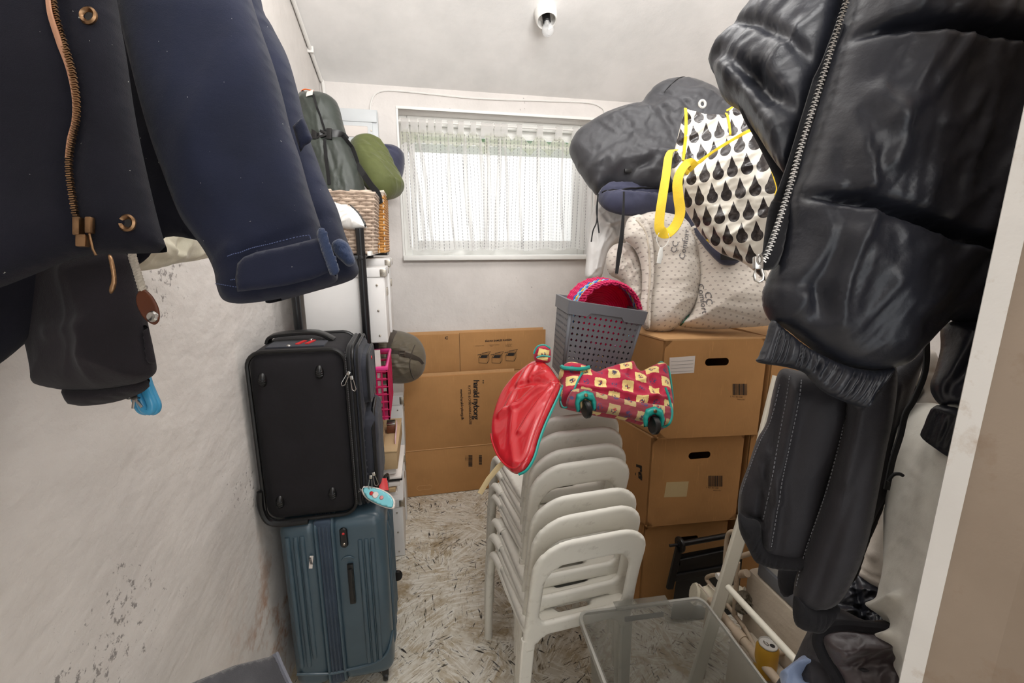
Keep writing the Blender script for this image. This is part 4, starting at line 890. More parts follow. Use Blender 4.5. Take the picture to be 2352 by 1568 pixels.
# ================================================================ stacked chairs
def chair_mesh():
    ch = thing('stacking_chair', (0, 0, 0), 'x', 'chair', 'stack of off-white plastic chairs')
    prof_y = [(-.1, .03), (0, .025), (.25, .018), (.42, .008), (.50, -.005), (.62, -.032), (.72, -.058), (.80, -.082), (.9, -.1)]
    def yb(z):
        for (a, b_), (c, d_) in zip(prof_y, prof_y[1:]):
            if z <= c: k = (z-a)/(c-a); k2 = k; return b_+(d_-b_)*k2
        return -.1
    fm = lambda a: np.array([(u, yb(v)-o, v) for u, v, o in a])
    def arch(cx, r, z, a0, a1, n=8): return [(cx+r*math.cos(math.radians(a0+(a1-a0)*i/n)), z+r*math.sin(math.radians(a0+(a1-a0)*i/n))) for i in range(n+1)]
    out = [(-.188, .40)]+[(-.182, .60)]+arch(-.182+.11, .11, .690, 180, 90)+arch(.182-.11, .11, .690, 90, 0)+[(.182, .60), (.188, .40), (.191, .36), (.148, .36)]
    out += arch(.148-.05, .05, .36, 0, 90, 6)[0:]+arch(-.148+.05, .05, .36, 90, 180, 6)+[(-.148, .36), (-.191, .36)]
    out = [p for i, p in enumerate(out) if i == 0 or abs(p[0]-out[i-1][0])+abs(p[1]-out[i-1][1]) > 1e-4]
    hole = arch(-.137+.068, .068, .632, 180, 90, 6)+arch(.137-.068, .068, .632, 90, 0, 6)+[(.140, .52)]+arch(.140-.03, .03, .50, 0, -90, 5)+arch(-.140+.03, .03, .50, -90, -180, 5)+[(-.140, .52)]
    solid2d(out, [hole], .010, .009, .009, .009, fm, 'backrest', M['chair'], ch)
    for s in (-1, 1):
        b = MB(); pts = [(s*(.170+.020*(1-z/.40)), yb(z)+.001, z) for z in (0, .1, .2, .3, .37, .41)]
        b.strap(pts, [.034, .037, .040, .042, .043, .043], .0195, (0, -1, 0)); b.tube([(p[0], p[1]+.012, p[2]) for p in pts[:-1]], [.012, .013, .014, .015, .015], 8)
        b.go('leg', M['chair'], ch)
    for s in (-1, 1):
        pts = cat([(s*.172, .30, .432), (s*.180, .40, .418), (s*.186, .435, .34), (s*.192, .445, .2), (s*.196, .45, 0)], 4); n = len(pts)
        b = MB(); b.tube(pts, [.017]*n, 10); b.strap(pts, .030, .020, [(0, -1, .3)]*n); b.go('leg', M['chair'], ch)
    sp = rrect(-.185, .185, .0, .425, .05); V, Fc, dd = None, None, None
    sl = rrect(-.055, .055, .055, .078, .011, 4)
    solid2d(sp, [sl], .017, .010, .012, .018, lambda a: np.array([(u, v, .438+o-.012*math.exp(-((u/.12)**2+((v-.2)/.13)**2))-(.03*((v-.36)/.065)**2 if v > .36 else 0)) for u, v, o in a]), 'seat', M['chair'], ch)
    for s in (-1, 1): MB().tube([(s*.17, .01, .425), (s*.178, .2, .42), (s*.178, .36, .418)], .012, 8).go('side_rail', M['chair'], ch)
    return ch
ch0 = chair_mesh(); offs = [0, .94, 1.72, 3.15, 3.85, 4.75, 5.6]
chl = ['bottommost chair of the off-white stack, its backrest whole to see at the front', 'second off-white chair from the floor in the stack', 'third off-white chair from the floor, just under the large gap', 'fourth off-white chair from the floor, with a dark scuff on its backrest', 'fifth off-white chair from the floor in the stack', 'sixth off-white chair from the floor, below the top one', 'topmost off-white chair of the stack, under the flowered bag']
kids = list(ch0.children)
for i, k in enumerate(offs):
    if i == 0: o = ch0
    else:
        o = ch0.copy(); C.objects.link(o)
        for c in kids: d = c.copy(); C.objects.link(d); d.parent = o
    o['label'] = chl[i]; o.location = (.468+.0138*k, 1.145+.0665*k, .0+.038*k); o.rotation_euler = (0, 0, .07+.012*math.sin(i*2.1))
# ================================================================ flowered trolley bag with red cover
D_ = 1.50
tr = thing('trolley_bag', at(1400, 950, Y=1.42), 'flowered crimson trolley bag with teal wheels and a red cover draped over the chairs', 'bag')
q = Soft('bag_body', [(1292, 842), (1312, 838), (1340, 845), (1365, 858), (1392, 848), (1430, 838), (1450, 836), (1466, 856), (1490, 846), (1512, 838), (1528, 848), (1533, 868), (1538, 900), (1543, 935), (1541, 965), (1530, 980), (1500, 975), (1440, 958), (1380, 948), (1330, 938), (1300, 930), (1288, 925), (1284, 905), (1290, 882), (1283, 862)],
         [(1290, 930, 1.50), (1540, 970, 1.50), (1400, 840, 1.60)], .06, .05, M['floral'], tr, Tb=.08,
         wr=[wrinkle(.008, 14, .4, 2, 4)], folds=[([(1292, 870), (1340, 868), (1370, 862)], .012, -.018), ([(1466, 856), (1480, 880), (1500, 920)], .012, -.014), ([(1320, 905), (1400, 915), (1470, 930), (1540, 930)], .008, .012), ([(1380, 865), (1440, 900), (1500, 940)], .014, .010), ([(1400, 850), (1430, 880)], .012, -.008)])
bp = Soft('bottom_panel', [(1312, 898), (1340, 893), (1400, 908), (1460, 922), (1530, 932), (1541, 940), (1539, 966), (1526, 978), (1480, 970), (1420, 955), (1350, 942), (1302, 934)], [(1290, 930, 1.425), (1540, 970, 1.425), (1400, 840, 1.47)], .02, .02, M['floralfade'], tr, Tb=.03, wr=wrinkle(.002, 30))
MB().tube(q.path([(1331, 872), (1318, 895), (1306, 925), (1300, 937), (1290, 934), (1285, 915)], .006), .0035, 6).go('teal_piping', M['teal'], tr)
MB().tube([bp.on(x, y, .004) for x, y in cat([(1527, 890), (1536, 915), (1541, 945), (1536, 970), (1525, 980), (1510, 977)], 5)], .004, 6).go('teal_piping', M['teal'], tr)
MB().tube([q.on(x, y, .01) for x, y in cat([(1510, 838), (1526, 846), (1532, 875), (1538, 905), (1543, 930)], 5)], .003, 6).go('teal_piping', M['teal'], tr)
MB().tube([q.on(x, y, .012) for x, y in cat([(1287, 850), (1292, 862), (1320, 866), (1345, 862)], 5)], .007, 8).go('teal_zip', M['teal'], tr)
def wheel(x, y, tilt):
    c = bp.on(x, y, .004); R = Matrix(((RT[0], -FW[0], UP[0]), (RT[1], -FW[1], UP[1]), (RT[2], -FW[2], UP[2]))).to_3x3()
    P = [(-.030, -.038), (-.034, -.01), (-.026, .018), (0, .028), (.026, .018), (.034, -.01), (.030, -.038), (.018, -.036), (.016, -.008), (0, .002), (-.016, -.008), (-.018, -.036)]
    ca, sa = math.cos(tilt), math.sin(tilt); P = [(u*ca-v*sa, u*sa+v*ca) for u, v in P]
    hb = solid2d(P, [], .006, .012, .004, .006, lambda a: np.array([c+RT*u+UP*v-FW*w_ for u, v, w_ in a]), 'wheel_housing', M['teal'], tr)
    ctr = c-UP*.030*ca+RT*.030*sa-FW*.006; ax = Vector(RT*ca+UP*sa+FW*.25).normalized(); Rq = Vector((0, 0, 1)).rotation_difference(ax).to_matrix()
    MB().lathe([(0, -.009), (.024, -.009), (.028, -.005), (.028, .005), (.024, .009), (0, .009)], ctr, Rq).go('wheel', M['rubber'], tr)
    MB().lathe([(0, 0), (.006, 0), (.004, .003), (0, .003)], c+UP*.014-FW*.012, Vector((0, 0, 1)).rotation_difference(Vector(-FW)).to_matrix()).go('rivet', M['brass'], hb)
wheel(1341, 920, .08); wheel(1496, 956, -.05)
cp = Soft('red_cover', [(1236, 830), (1258, 838), (1275, 860), (1289, 884), (1282, 905), (1268, 935), (1250, 975), (1237, 1010), (1225, 1050), (1208, 1078), (1190, 1088), (1172, 1082), (1150, 1058), (1137, 1030), (1131, 1000), (1133, 965), (1145, 925), (1160, 895), (1185, 865), (1212, 843)],
          [(1250, 840, 1.56), (1190, 1085, 1.28), (1280, 900, 1.42)], .022, .03, M['pvc'], tr, Tb=.004, wr=[wrinkle(.0014, 14, 2.0, 4, 9)],
          folds=[([(1287, 886), (1240, 905), (1200, 940), (1160, 960)], .014, .012), ([(1285, 890), (1240, 945), (1205, 1000)], .012, .009), ([(1280, 895), (1230, 885), (1190, 900)], .012, -.008), ([(1225, 850), (1200, 890), (1170, 950)], .012, .008), ([(1240, 850), (1225, 880)], .008, .008), ([(1190, 940), (1185, 1010), (1192, 1070)], .014, .006), ([(1260, 860), (1235, 870)], .007, .006)])
MB().tube([cp.on(x+2, y+1, .000) for x, y in cat([(1289, 884), (1282, 905), (1268, 935), (1250, 975), (1237, 1010), (1225, 1050), (1208, 1078), (1190, 1088)], 5)], .0042, 6).go('teal_piping', M['teal'], tr)
MB().tube([cp.on(x, y, .002) for x, y in cat([(1287, 886), (1277, 905), (1262, 935), (1245, 975), (1232, 1010), (1220, 1048), (1205, 1072), (1190, 1082), (1170, 1075), (1150, 1052), (1138, 1025), (1132, 1000)], 5)], .003, 6).go('seam_welt', M['pvc'], tr)
Soft('flowered_corner', [(1228, 800), (1240, 793), (1262, 797), (1266, 815), (1262, 832), (1240, 833), (1228, 826), (1225, 812)], 1.58, .03, .025, M['floral'], tr, folds=[([(1226, 822), (1265, 818)], .006, -.006)])
MB().tube([W(x, y, 1.55) for x, y in cat([(1226, 812), (1234, 796), (1250, 792), (1264, 800)], 5)], .003, 6).go('teal_piping', M['teal'], tr)
MB().tube([W(x, y, 1.545) for x, y in cat([(1232, 821), (1246, 817), (1264, 819)], 5)], .003, 6).go('teal_piping', M['teal'], tr)
b = MB().tube([W(x, y, 1.42) for x, y in [(1290, 884), (1288, 895), (1286, 910)]], .002, 5); b.go('zip_pull', M['steel'], tr)
wd_ = MB().strap([W(x, y, d) for x, y, d in ((1168, 1052, 1.36), (1145, 1072, 1.36), (1122, 1100, 1.36), (1102, 1133, 1.36))], .016, .004, (0, -1, 0)).go('strap_end', M['label']); tag(wd_, 'pale leather-like strap hanging beside the chair stack', 'strap')
# ================================================================ grey perforated basket
def perforated(t):
    x0, y0 = .50, 1.56; R = Matrix.Rotation(math.radians(9), 3, 'Y') @ Matrix.Rotation(math.radians(-7), 3, 'Z'); O = Vector(at(1279, 872, Y=1.50)); H, Wt, Dp = .28, .275, .235
    O.z -= .0
    def P(u, v, wv, o=0):      # u,w in -1..1 around footprint scaled with height v 0..1
        s = .84+.16*v; cx, cy = Wt/2, Dp/2
        return O+R @ Vector((cx+(u)*cx*s-cx*.0, cy+wv*cy*s, H*v))
    nu, nv, nw = 13, 11, 9
    def panel(nm, n1, f):
        V = []; Fs = []
        for i in range(n1):
            for j in range(nv):
                a0, a1, b0, b1 = i/n1, (i+1)/n1, j/nv*.86+.03, (j+1)/nv*.86+.03; ca, cb = (a0+a1)/2, (b0+b1)/2; ra, rb = .26/n1, .26*.86/nv; k = len(V)
                V += [f(*p) for p in ((a0, b0), (ca, b0), (a1, b0), (a1, cb), (a1, b1), (ca, b1), (a0, b1), (a0, cb), (ca, cb-rb), (ca+ra, cb), (ca, cb+rb), (ca-ra, cb))]
                Fs += [tuple(k+q for q in z) for z in ((0, 1, 8), (0, 8, 11), (0, 11, 7), (1, 2, 8), (2, 9, 8), (2, 3, 9), (3, 4, 9), (4, 10, 9), (4, 5, 10), (5, 6, 10), (6, 11, 10), (6, 7, 11))]
        for b0, b1 in ((0, .03), (.89, 1)):
            k = len(V); V += [f(0, b0), f(1, b0), f(1, b1), f(0, b1)]; Fs.append((k, k+1, k+2, k+3))
        o = mesh(nm, V, Fs, M['grey'], t, False); md = o.modifiers.new('s', 'SOLIDIFY'); md.thickness = .003; md.offset = 0
    e = .93
    panel('front_wall', nu, lambda a, v: P(-e+2*e*a, v, -1)); panel('back_wall', nu, lambda a, v: P(-e+2*e*a, v, 1))
    panel('left_wall', nw, lambda a, v: P(-1, v, -e+2*e*a)); panel('right_wall', nw, lambda a, v: P(1, v, -e+2*e*a))
    for sx, sy in ((-1, -1), (1, -1), (1, 1), (-1, 1)):
        b = MB(); b.add([P(sx*e, v, sy) for v in (0, 1)]+[P(sx*.985, v, sy*.985) for v in (0, 1)]+[P(sx, v, sy*e) for v in (0, 1)], [(0, 2, 3, 1), (2, 4, 5, 3)])
        o = b.go('corner', M['grey'], t); md = o.modifiers.new('s', 'SOLIDIFY'); md.thickness = .003
    b = MB().add([P(-1, 0, -1), P(1, 0, -1), P(1, 0, 1), P(-1, 0, 1)], [(0, 1, 2, 3)]); b.go('basket_floor', M['grey'], t, False)
    # rim band with the lowered middle
    def loop(o, v): return [P(u*(1+o), v, w_*(1+o)) for u, w_ in [(-1+.03, -1), (-.5, -1), (-.42, -1), (.38, -1), (.46, -1), (.97, -1), (1, -.96), (1, .96), (.97, 1), (-.97, 1), (-1, .96), (-1, -.96)]]
    lo = [.86, .86, .91, .91, .86, .86]+[.86]*6; hi = [1.03]*12; n = 12; V = []
    us = [(-.97, -1), (-.5, -1), (-.42, -1), (.38, -1), (.46, -1), (.97, -1), (1, -.96), (1, .96), (.97, 1), (-.97, 1), (-1, .96), (-1, -.96)]
    for (u, w_), l, h in zip(us, lo, hi): V += [P(u*1.05, l, w_*1.06), P(u*1.05, h, w_*1.06), P(u*.97, h+.005, w_*.96), P(u*.97, l, w_*.96)]
    Fs = [(4*i+k, 4*i+(k+1) % 4, 4*((i+1) % n)+(k+1) % 4, 4*((i+1) % n)+k) for i in range(n) for k in range(4)]
    b = MB().add(V, Fs).go('rim', M['grey'], t); return P
gb = thing('laundry_basket', at(1370, 870, Y=1.6), 'grey plastic basket with diamond holes, tilted on the flowered bag', 'basket')
PB = perforated(gb)
# pink woven basket inside it
pk = thing('woven_basket', PB(0, .95, 0), 'pink woven basket with a blue and yellow band, tipped inside the grey basket', 'basket')
ctr = Vector(W(1386, 724, 1.72)); ax = (Vector(-FW)*.95+Vector(RT)*.20-Vector(UP)*.10).normalized(); Rq = Vector((0, 0, 1)).rotation_difference(ax).to_matrix()
def ring(r, z, wob, ns=40, ph=0): return [ctr+Rq @ Vector(((r+wob*(1 if (i+ph) % 2 else -1))*math.cos(2*math.pi*i/ns), (r+wob*(1 if (i+ph) % 2 else -1))*math.sin(2*math.pi*i/ns), z)) for i in range(ns)]
prof_ = [(.118+.0014*k, .065-.0074*k) for k in range(17)]
bands = {}
for k, (r, z) in enumerate(prof_):
    kind = 'cpink' if k < 4 else ['cblue', 'cyellow', 'ccyan'][k % 3] if k < 10 else 'cpink'
    rr = r
    bands.setdefault(kind, MB()).tube([tuple(p) for p in ring(rr, z, .0035, 44, k)], .0042, 5, closed=True)
for k in range(17):                             # base, seen from the open side
    r = .140-.0082*k; bands.setdefault('cmagenta', MB()).tube([tuple(p) for p in ring(r, -.055-.0006*k, .0, 44)], .0046, 5, closed=True)
for i in range(44):
    a = 2*math.pi*i/44; bands['cmagenta'].tube([ctr+Rq @ Vector((.120*math.cos(a), .120*math.sin(a), .06)), ctr+Rq @ Vector((.140*math.cos(a), .140*math.sin(a), -.055)), ctr+Rq @ Vector((.01*math.cos(a), .01*math.sin(a), -.064))], .0024, 4)
for k, b in bands.items(): b.go('woven_cane', M[k], pk, kind='stuff')
b = MB()
for i in range(66):
    a = 2*math.pi*i/66; b.tube([ctr+Rq @ Vector((.114*math.cos(a), .114*math.sin(a), .055)), ctr+Rq @ Vector((.122*math.cos(a+.03), .122*math.sin(a+.03), .072)), ctr+Rq @ Vector((.129*math.cos(a+.09), .129*math.sin(a+.09), .052)), ctr+Rq @ Vector((.124*math.cos(a+.14), .124*math.sin(a+.14), .036))], .0042, 5)
b.go('rolled_rim', M['cpink'], pk, kind='stuff')
# ================================================================ mattress rolls on the boxes
mt = thing('rolled_mattress', at(1540, 760, Y=1.75), 'rolled white printed mattress standing left on the boxes, its folded edge to the front', 'mattress', 'rolled mattresses')
q1 = Soft('mattress_roll', [(1440, 512), (1462, 492), (1500, 488), (1545, 496), (1575, 520), (1592, 565), (1600, 620), (1597, 670), (1580, 720), (1548, 755), (1515, 765), (1488, 758), (1472, 735), (1470, 700), (1478, 660), (1480, 620), (1470, 580), (1450, 550)],
          [(1450, 500, 1.95), (1600, 620, 1.98), (1515, 765, 1.92)], .14, .13, M['mattress'], mt, Tb=.10, wr=[wrinkle(.004, 14, .2, 3, 3)], folds=[([(1480, 540), (1530, 545), (1590, 560)], .02, -.004), ([(1485, 660), (1540, 668), (1598, 665)], .02, -.005), ([(1483, 600), (1540, 606), (1600, 605)], .02, -.005), ([(1475, 720), (1530, 725), (1580, 715)], .02, -.005)])
q1b = Soft('folded_edge', [(1436, 520), (1445, 500), (1468, 494), (1485, 510), (1495, 545), (1500, 590), (1500, 640), (1494, 690), (1492, 740), (1488, 757), (1472, 745), (1468, 715), (1474, 670), (1474, 620), (1464, 580), (1447, 560), (1434, 548)],
          [(1450, 500, 1.86), (1500, 620, 1.86), (1480, 750, 1.84)], .045, .045, M['mattress'], mt, wr=[wrinkle(.004, 30, 0, 1.5, 3)], folds=[([(1455, 508), (1476, 540), (1484, 590), (1486, 640), (1482, 700), (1480, 750)], .010, -.012)])
MB().tube([q1b.on(x, y, .003) for x, y in cat([(1452, 512), (1474, 540), (1483, 590), (1485, 640), (1481, 700), (1479, 748)], 5)], .004, 6).go('piping', M['rope'], mt)
q1c = Soft('inner_fold', [(1392, 600), (1398, 575), (1415, 560), (1440, 560), (1460, 580), (1472, 620), (1474, 670), (1466, 720), (1450, 700), (1430, 650), (1400, 630)], 1.95, .06, .05, M['mattress'], mt, wr=[wrinkle(.006, 22, 1.2, 2, 3)], folds=[([(1405, 575), (1430, 600), (1450, 660)], .012, -.012), ([(1430, 566), (1455, 620)], .012, -.008)])
mt2 = thing('rolled_mattress', at(1680, 750, Y=1.7), 'larger rolled printed mattress lying right on the boxes under the teardrop bag', 'mattress', 'rolled mattresses')
q2 = Soft('mattress_roll', [(1574, 535), (1600, 518), (1660, 514), (1720, 530), (1775, 560), (1840, 590), (1870, 660), (1850, 720), (1780, 745), (1700, 752), (1630, 756), (1560, 748), (1585, 720), (1598, 680), (1603, 630), (1596, 580)],
          [(1574, 535, 1.92), (1850, 620, 1.80), (1680, 755, 1.84)], .15, .13, M['mattress'], mt2, Tb=.08, wr=[wrinkle(.004, 12, .1, 3, 7)], folds=[([(1604, 700), (1700, 705), (1850, 695)], .02, -.006), ([(1604, 640), (1700, 640), (1850, 640)], .02, -.006)])
MB().tube([q2.on(x, y, .0) for x, y in cat([(1576, 537), (1594, 575), (1602, 630), (1598, 680), (1584, 720), (1562, 748)], 5)], .0035, 6).go('green_piping', Mat('dark_green_piping', (40, 90, 70), .7).m, mt2)
def stext(s, o, ex, ey, q, par, m='inkgrey', e=.004, **k): return print_text('printed_text', s, affine(o, ex, ey, lambda x, y: q.see(x, y, e)), M[m], par, **k)
stext('CC', (1553, 582), (3.5, -16), (-16, -3.5), q1, mt, e=.004, size=1.2); stext('Comfort', (1572, 596), (3, -16), (-16, -3), q1, mt, e=.004, size=1.2)
stext('CC', (1618, 670), (2.5, 19), (19, -2.5), q2, mt2, size=1.15); stext('Comfort', (1602, 652), (2.5, 16), (16, -2.5), q2, mt2, size=1.2)
# white plastic bag hanging by the window
pb = thing('plastic_bag', at(1385, 620, Y=2.1), 'knotted white plastic bag hanging between the window and the mattresses', 'bag')
q = Soft('bag_body', [(1362, 480), (1375, 468), (1400, 480), (1430, 487), (1445, 500), (1437, 530), (1436, 560), (1410, 562), (1396, 580), (1388, 610), (1378, 640), (1346, 640), (1346, 600), (1352, 540)], 2.15, .05, .05, M['boxwhite'], pb,
         wr=[wrinkle(.006, 18, 1.2, 2.5, 3)], folds=[([(1366, 490), (1385, 515), (1395, 522)], .01, .010), ([(1395, 522), (1380, 560), (1365, 620)], .01, .008), ([(1395, 522), (1430, 510)], .01, .01), ([(1395, 522), (1410, 550)], .01, .01), ([(1395, 522), (1404, 524)], .012, -.014), ([(1360, 560), (1355, 630)], .01, -.006)])
# black nylon bag with navy bundle under it
nb = thing('nylon_bag', at(1500, 440, Y=1.95), 'big dark grey nylon bag with a steel eyelet, piled on top by the ceiling', 'bag')
q = Soft('bag_body', [(1308, 352), (1313, 325), (1330, 303), (1362, 282), (1400, 262), (1440, 250), (1468, 244), (1480, 228), (1500, 206), (1530, 192), (1572, 188), (1605, 195), (1640, 212), (1665, 232), (1720, 270), (1740, 350), (1700, 430), (1640, 470), (1580, 460), (1530, 442), (1480, 442), (1430, 441), (1395, 430), (1372, 444), (1352, 425), (1330, 395)],
         [(1308, 352, 2.0), (1700, 300, 1.9), (1400, 440, 1.95)], .11, .13, M['nylon'], nb, Tb=.12, h=.009, wr=[wrinkle(.016, 5, .6, 2.5, 11), wrinkle(.007, 14, -.4, 2.5, 4), wrinkle(.003, 34, 1.1, 3, 4)],
         folds=[([(1470, 245), (1440, 280), (1400, 300)], .02, .014), ([(1570, 190), (1545, 215), (1515, 245)], .008, -.008), ([(1500, 240), (1540, 262), (1572, 285)], .010, -.010), ([(1380, 300), (1440, 330), (1520, 380)], .03, .014), ([(1330, 400), (1400, 360), (1450, 330)], .02, -.012), ([(1440, 440), (1455, 410), (1480, 395)], .014, -.02), ([(1380, 440), (1420, 400), (1490, 380)], .02, .016), ([(1370, 420), (1395, 380)], .014, -.010), ([(1500, 430), (1530, 400)], .016, -.014), ([(1470, 246), (1520, 300), (1540, 360)], .02, -.012)])
c = q.see(1613, 239, .003); ey = MB(); ey.tube([c+RT*.012*math.cos(a)+UP*.014*math.sin(a) for a in np.linspace(0, 2*math.pi, 20)[:-1]], .0055, 8, closed=True); ey.go('eyelet', M['knob'], nb)
MB().tube([q.on(x, y, .002) for x, y in cat([(1572, 190), (1550, 208), (1518, 243)], 5)], .002, 5).go('seam', M['black'], nb)
MB().box(q.on(1437, 418, .008), (.03, .012, .016), None, .004).go('cord_stop', M['black'], nb)
MB().strap([W(x, y, 1.78) for x, y in cat([(1433, 440), (1432, 480), (1428, 540), (1421, 590), (1416, 628)], 5)], [.008+.010*min(1, max(0, (k-4)/8)) if k < 14 else .018-.008*(k-14)/7 for k in range(21)], .003, (-.2, -1, .1)).go('hanging_strap', M['cord'], nb)
for pl in ([(1373, 446), (1372, 480), (1370, 510), (1362, 530), (1358, 555)], [(1374, 446), (1370, 480), (1373, 510), (1376, 535)]):
    MB().tube([W(x, y, 1.85) for x, y in cat(pl, 5)], .0028, 6).go('drawcord', M['cord'], nb)
jb = thing('jacket_bundle', at(1480, 480, Y=1.95), 'folded navy padded jacket squeezed under the dark nylon bag', 'jacket')
q = Soft('jacket_body', [(1372, 447), (1400, 440), (1450, 438), (1520, 432), (1570, 440), (1620, 470), (1660, 520), (1700, 570), (1700, 600), (1660, 598), (1620, 560), (1580, 510), (1530, 495), (1500, 488), (1450, 488), (1410, 480), (1385, 468)], [(1372, 447, 1.92), (1700, 600, 1.72), (1500, 488, 1.88)], .06, .05, M['navycloth'], jb, wr=[wrinkle(.006, 30, .1, 3, 2)],
         folds=[([(1375, 455), (1420, 462), (1480, 468), (1540, 465)], .01, -.02), ([(1390, 448), (1450, 455), (1530, 450)], .008, .012), ([(1400, 474), (1460, 476), (1520, 485)], .012, .010)])
MB().tube([q.on(x, y, .003) for x, y in cat([(1378, 456), (1420, 460), (1470, 462), (1520, 460)], 5)], .004, 6).go('waist_cord', M['rib'], jb)
# teardrop shopper
sb = thing('shopping_bag', at(1680, 480, Y=1.4), 'black and cream teardrop patterned shopping bag with yellow trim and handles', 'bag')
qa = Soft('back_wall', [(1574, 250), (1582, 252), (1620, 262), (1664, 264), (1690, 240), (1715, 262), (1750, 300), (1740, 330), (1700, 400), (1640, 430), (1580, 420), (1556, 400), (1545, 360), (1555, 320), (1562, 290)], [(1574, 250, 1.52), (1750, 300, 1.45), (1600, 420, 1.50)], .015, .03, M['drops'], sb, wr=[wrinkle(.008, 14, .4, 2, 2)], folds=[([(1664, 264), (1672, 310)], .01, .008), ([(1576, 300), (1576, 380)], .008, .008)], smooth_outline=False)
qb = Soft('front_wall', [(1598, 380), (1640, 350), (1690, 320), (1730, 300), (1752, 330), (1775, 385), (1790, 430), (1785, 480), (1768, 540), (1752, 590), (1762, 630), (1766, 652), (1735, 625), (1700, 600), (1655, 582), (1620, 550), (1585, 500), (1560, 455), (1540, 410), (1545, 385), (1565, 370)], [(1598, 380, 1.44), (1790, 430, 1.32), (1700, 600, 1.42)], .05, .07, M['drops'], sb, wr=[wrinkle(.008, 12, .9, 2.5, 6), wrinkle(.003, 34, .3, 2, 6)],
           folds=[([(1600, 385), (1640, 470), (1700, 560)], .03, .008), ([(1700, 560), (1740, 600)], .012, -.008), ([(1590, 490), (1650, 540), (1720, 590)], .012, -.008)])
n_ = (-.2, -1, .2)
def strp(q, pts, wd, name, e=.004, m='yellow'): return MB().strap([q.on(x, y, e) for x, y in cat(pts, 6)], wd, .003, n_).go(name, M[m], sb)
strp(qa, [(1574, 251), (1575, 290), (1572, 340), (1568, 375)], .010, 'yellow_trim'); strp(qa, [(1666, 264), (1672, 290), (1674, 318)], .007, 'yellow_trim')
strp(qb, [(1600, 378), (1640, 350), (1690, 321), (1728, 302)], .012, 'yellow_trim'); strp(qb, [(1752, 332), (1774, 385), (1788, 428), (1786, 450)], .014, 'yellow_trim'); strp(qa, [(1690, 243), (1668, 256)], .006, 'yellow_trim')
hp = [W(x, y, d) for x, y, d in cat([(1548, 344, 1.50), (1536, 356, 1.48), (1530, 400, 1.42), (1522, 450, 1.38), (1515, 500, 1.36), (1516, 528, 1.35), (1532, 535, 1.34), (1550, 520, 1.34), (1562, 490, 1.34), (1558, 450, 1.35), (1556, 420, 1.36), (1563, 395, 1.37), (1580, 375, 1.38), (1596, 385, 1.385)], 5)]
MB().strap(hp, .032, .003, [(-.9+.0*i, -.5, .1) for i in range(len(hp))]).go('handle', M['yellow'], sb)
q = qb; c0 = q.on(1590, 391, .006); MB().box(c0, (.036, .004, .036), Matrix(((RT[0], -FW[0], UP[0]), (RT[1], -FW[1], UP[1]), (RT[2], -FW[2], UP[2]))) @ ry(.5), .001).go('handle_patch', M['yellow'], sb)
MB().strap([W(x, y, 1.44) for x, y in cat([(1625, 548), (1635, 556), (1642, 560)], 4)], .012, .003, n_).go('handle_stub', M['yellow'], sb)
MB().add([tuple(W(x, y, 1.5)) for x, y in ((1655, 560), (1735, 600), (1655, 597))], [(0, 1, 2)]).box(W(1690, 585, 1.52), (.05, .004, .03)).go('inner_flap', M['black'], sb, False)
pt_ = thing('price_tag', W(1515, 590, 1.33), 'small white tag on a clear loop hanging from the yellow handle', 'tag')
MB().tube([W(x, y, 1.335) for x, y in cat([(1514, 534), (1508, 548), (1512, 562), (1519, 569), (1530, 562), (1537, 548), (1535, 536)], 5)], .0009, 5).go('loop', M['frame'], pt_)
MB().strap([W(1519, 568, 1.33), W(1517, 585, 1.33), W(1513, 605, 1.33)], [.008, .016, .013], .004, (0, -1, 0)).go('tag_card', M['frame'], pt_)
# ================================================================ pipes, ladder, can, boxes by the ledge
hp2 = thing('heating_pipe', (1.0, 1.2, .33), 'thick old painted heating pipe with flaking paint along the plaster ledge', 'pipe')
p = [at(x, y, X=1.0) for x, y in ((1655, 1395), (1700, 1458), (1740, 1512), (1790, 1582))]; p = [(1.0, p[0][1]+.05, .345)]+[(1.0, v[1], .338) for v in p]+[(1.0, .55, .33)]
MB().tube(p, .014, 14).go('pipe', M['pipe'], hp2)
for v in (p[2], p[3]): MB().tube([(1.0, v[1]-.018, .338), (1.0, v[1]+.018, .338)], .018, 14).go('coupling', M['pipe'], hp2)
MB().tube([(1.0, p[3][1], .338), (1.06, p[3][1]+.01, .33), (1.10, p[3][1]+.01, .33)], .012, 10).go('branch', M['pipe'], hp2)
MB().tube([(1.0, p[0][1], .345), (1.0, p[0][1]+.01, .1), (1.0, p[0][1]+.01, 0)], .014, 12).go('riser', M['pipe'], hp2)
sp_ = thing('water_pipe', (1.06, 1.2, .33), 'thin bent painted water pipes rising behind the white ladder rail', 'pipe')
def P3(pts): return [at(x, y, X=X) for x, y, X in pts]
MB().tube(cat(P3([(1745, 1508, 1.07), (1715, 1450, 1.07), (1690, 1415, 1.07), (1660, 1375, 1.07), (1628, 1338, 1.07), (1624, 1326, 1.07), (1640, 1320, 1.07), (1660, 1322, 1.07)]), 5), .0075, 10).go('pipe', M['pipe'], sp_)
MB().tube(cat(P3([(1688, 1415, 1.07), (1688, 1390, 1.07), (1692, 1330, 1.07), (1694, 1290, 1.07)]), 4), .009, 10).go('pipe', M['pipe'], sp_)
MB().tube(cat(P3([(1664, 1330, 1.09), (1665, 1290, 1.09), (1669, 1240, 1.09), (1676, 1222, 1.09), (1690, 1220, 1.09)]), 5), .0075, 10).go('pipe', M['pipe'], sp_)
MB().tube(cat(P3([(1700, 1278, 1.09), (1725, 1270, 1.09), (1750, 1266, 1.09)]), 4), .0085, 10).go('pipe', M['pipe'], sp_)
